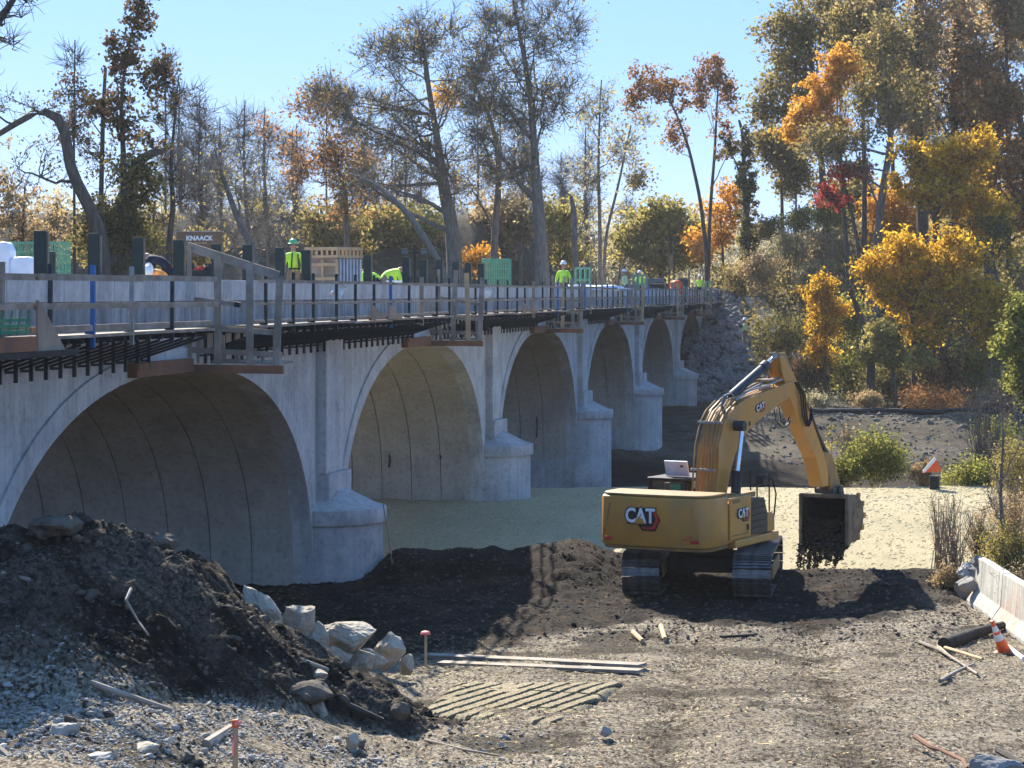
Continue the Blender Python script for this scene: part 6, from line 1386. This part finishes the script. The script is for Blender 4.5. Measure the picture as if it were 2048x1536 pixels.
bush('brown brush line along the far bank, middle', 130, 1860, 800, 90, 18, 3600, 'lf_brown', .08, 127); bush('green shrub on the far bank at right', 112, 1990, 890, 60, 50, 3600, 'lf_green', .075, 128); bush('bare twiggy shrub on the far bank at the right edge', 105, 1970, 830, 60, 60, 0, 'lf_tan', .06, 129, stems=90, stem_m='bark')
bush('pale grey brush at the left of the far bank shelf', 128, 1640, 800, 50, 12, 1500, 'lf_grey', .07, 130)
# right foreground
bush('bare twiggy bush at the end of the concrete barrier', 49, 1905, 1090, 50, 100, 500, 'lf_tan', .02, 131, stems=46); bush('dry grass tuft at the foot of the bare twiggy bush', 48.5, 1900, 1170, 40, 36, 2200, 'lf_tan', .028, 132, stems=60)
bush('yellow green weeds behind the barrier at the right edge', 50, 2020, 1110, 60, 60, 5000, 'lf_ygreen', .03, 133, stems=60); bush('tall dry weeds behind the barrier, nearer', 45, 2060, 1190, 60, 70, 3200, 'lf_tan', .028, 134, stems=70)
bush('tall tan reeds right of the bare twiggy bush', 52, 1960, 1080, 40, 60, 1800, 'lf_tan', .025, 141, stems=70); bush('mixed green weeds at the right edge above the straw', 60, 2030, 940, 50, 60, 3600, 'lf_ygreen', .035, 142, stems=50); bush('dry weeds beyond the barrier on the straw', 56, 2030, 1030, 60, 50, 2600, 'lf_tan', .03, 135, stems=50); bush('sparse dry stems against the straw right of the bucket', 53, 1880, 1030, 40, 40, 120, 'lf_tan', .02, 136, stems=30)
tree('slender bare sapling standing right of the barrier end', 50.5, [(2014, 1180, 13), (2008, 1080, 10), (2000, 980, 7), (2006, 880, 5), (2001, 790, 3), (2005, 730, 1.5)], [(2000, 820, 34, 80, 10), (2010, 950, 50, 80, 9), (1960, 900, 40, 40, 5), (2050, 880, 40, 60, 6), (1975, 1000, 50, 50, 8)], nleaf=1, leaf='lf_tan', ls=.03, cr=.5, ntw=7, bark='bark', seed=137, twr=.006)
# overhanging branch from a tree outside the frame, top left
tree('dark bare branches reaching in at the top left corner', 34, [(-170, 1300, 60), (-160, 700, 52), (-130, 300, 44), (-90, 120, 30), (-20, 40, 18), (30, 8, 12), (45, -30, 8)], [(20, 60, 50, 45, 6), (60, 0, 50, 20, 3), (0, 80, 40, 30, 4)], nleaf=0, cr=.35, ntw=4, bark='bark_dark', seed=138, twr=.008, wig=.9)
# far wood behind everything, one mass
r = rng(140); n = 80000; U = r.uniform(-150, 2200, n); Yf = r.uniform(205, 245, n)
topv = 425 + 60 * (fbm(U * .012, U * 0, 4, 141) - .5) * 2 - 25 * np.exp(-((U - 600) / 500.) ** 2) + 70 * np.exp(-((U - 1560) / 90.) ** 2)
Vv = topv + (640 - topv) * r.random(n) ** .8; X = (U - 1024) * Yf / F; Z = CH - (Vv - 588) * Yf / F
v_, f_ = quads_at(np.stack([X, Yf, Z], 1), r.uniform(.12, .30, n), r); a = np.clip(.2 + .8 * fbm(U * .03, Vv * .03, 3, 143) + r.normal(0, .15, n), 0, 1)
tag(link('far_wood', npmesh('far_wood', v_, f_, 'lf_grey', attr=np.repeat(a, 4))), 'hazy far woodland behind the nearer trees', 'woodland', kind='stuff')
n = 260; U = r.uniform(-150, 2150, n); Yf = r.uniform(190, 240, n); X = (U - 1024) * Yf / F; H0 = 6 + r.uniform(2, 9, n) * (X < 20)
P0 = np.stack([X, Yf, np.full(n, 0.)], 1); P2 = np.stack([X + r.normal(0, .8, n), Yf, H0], 1); tb = bez(P0, (P0 + P2) / 2 + r.normal(0, .3, (n, 3)), P2, 6)
v_, f_ = tubes(tb, r.uniform(.05, .16, n)[:, None] * np.linspace(1, .3, 6)[None], 4); tag(link('far_trunks', npmesh('far_trunks', v_, f_, 'bark')), 'thin grey trunks inside the far woodland', 'trunks', kind='stuff')

fill = [(1720, 60, 70, 80, 'lf_olive', 'olive crown behind the orange maple at the top'), (1790, 430, 60, 60, 'lf_orange', 'rusty orange crown left of the golden maple'), (1940, 330, 80, 60, 'lf_gold', 'dull gold crown above and right of the golden maple'), (1990, 560, 70, 60, 'lf_gold', 'gold crown right of the lower gold maple'),
        (1700, 400, 60, 60, 'lf_olive', 'olive crown behind the red leaved tree'), (1760, 640, 60, 60, 'lf_gold', 'golden crown around the leaning trunk'), (1900, 690, 80, 50, 'lf_green', 'green crown low at the right of the hillside'), (1960, 170, 80, 80, 'lf_brown', 'brown crown filling between the top right trunks'),
        (1560, 300, 50, 50, 'lf_olive', 'loose olive crown between the ivy column and the orange maple'), (1780, 150, 60, 60, 'lf_olive', 'mid olive crown right of the orange maple'), (2010, 0, 70, 60, 'lf_tan', 'tan crown cut by the top right corner'), (1660, 520, 46, 40, 'lf_tan', 'tan leaved crown behind the small yellow tree')]
for i, (u, v, a, b_, lf, lb) in enumerate(fill):
    tree(lb, 160 + (i % 5) * 4, [(u + 8, min(v + 260, 620), 12), (u + 3, v + 130, 9), (u, v, 5)], [(u, v, a, b_, 90), (u + 30, v + b_, a * .8, b_ * .6, 40)], lf, 26, .12, .9, 3, 'bark_dark', 300 + i, group=None)
# leaf litter and low growth over the hill face, uncountable
n = 60000; X = r.uniform(16, 60, n); Y = r.uniform(147, 190, n); Z = height(X, Y) + r.random(n) ** 2 * 2.2
v_, f_ = quads_at(np.stack([X, Y, Z], 1), r.uniform(.08, .2, n), r); a = np.clip(fbm(X * .4, Y * .4, 3, 151) + r.normal(0, .15, n), 0, 1)
tag(link('hillside_growth', npmesh('hillside_growth', v_, f_, 'lf_olive', attr=np.repeat(a, 4))), 'low leafy growth covering the steep hillside', 'undergrowth', kind='stuff')

# haze: one closed box of even air round everything
hb = MB().box((0, 700, 21.5), (1300, 1900, 57)); hm = bpy.data.materials.new('haze_air'); hm.use_nodes = True
hn = hm.node_tree.nodes; hn.remove(hn['Principled BSDF']); pv = hn.new('ShaderNodeVolumePrincipled'); pv.inputs['Density'].default_value = .00014; pv.inputs['Color'].default_value = (.90, .95, 1, 1); pv.inputs['Anisotropy'].default_value = .3
hm.node_tree.links.new(pv.outputs[0], hn['Material Output'].inputs['Volume']); M['haze_air'] = hm
tag(hb.build('haze', 'haze_air'), 'thin pale haze filling the air over the river flat', kind='stuff')
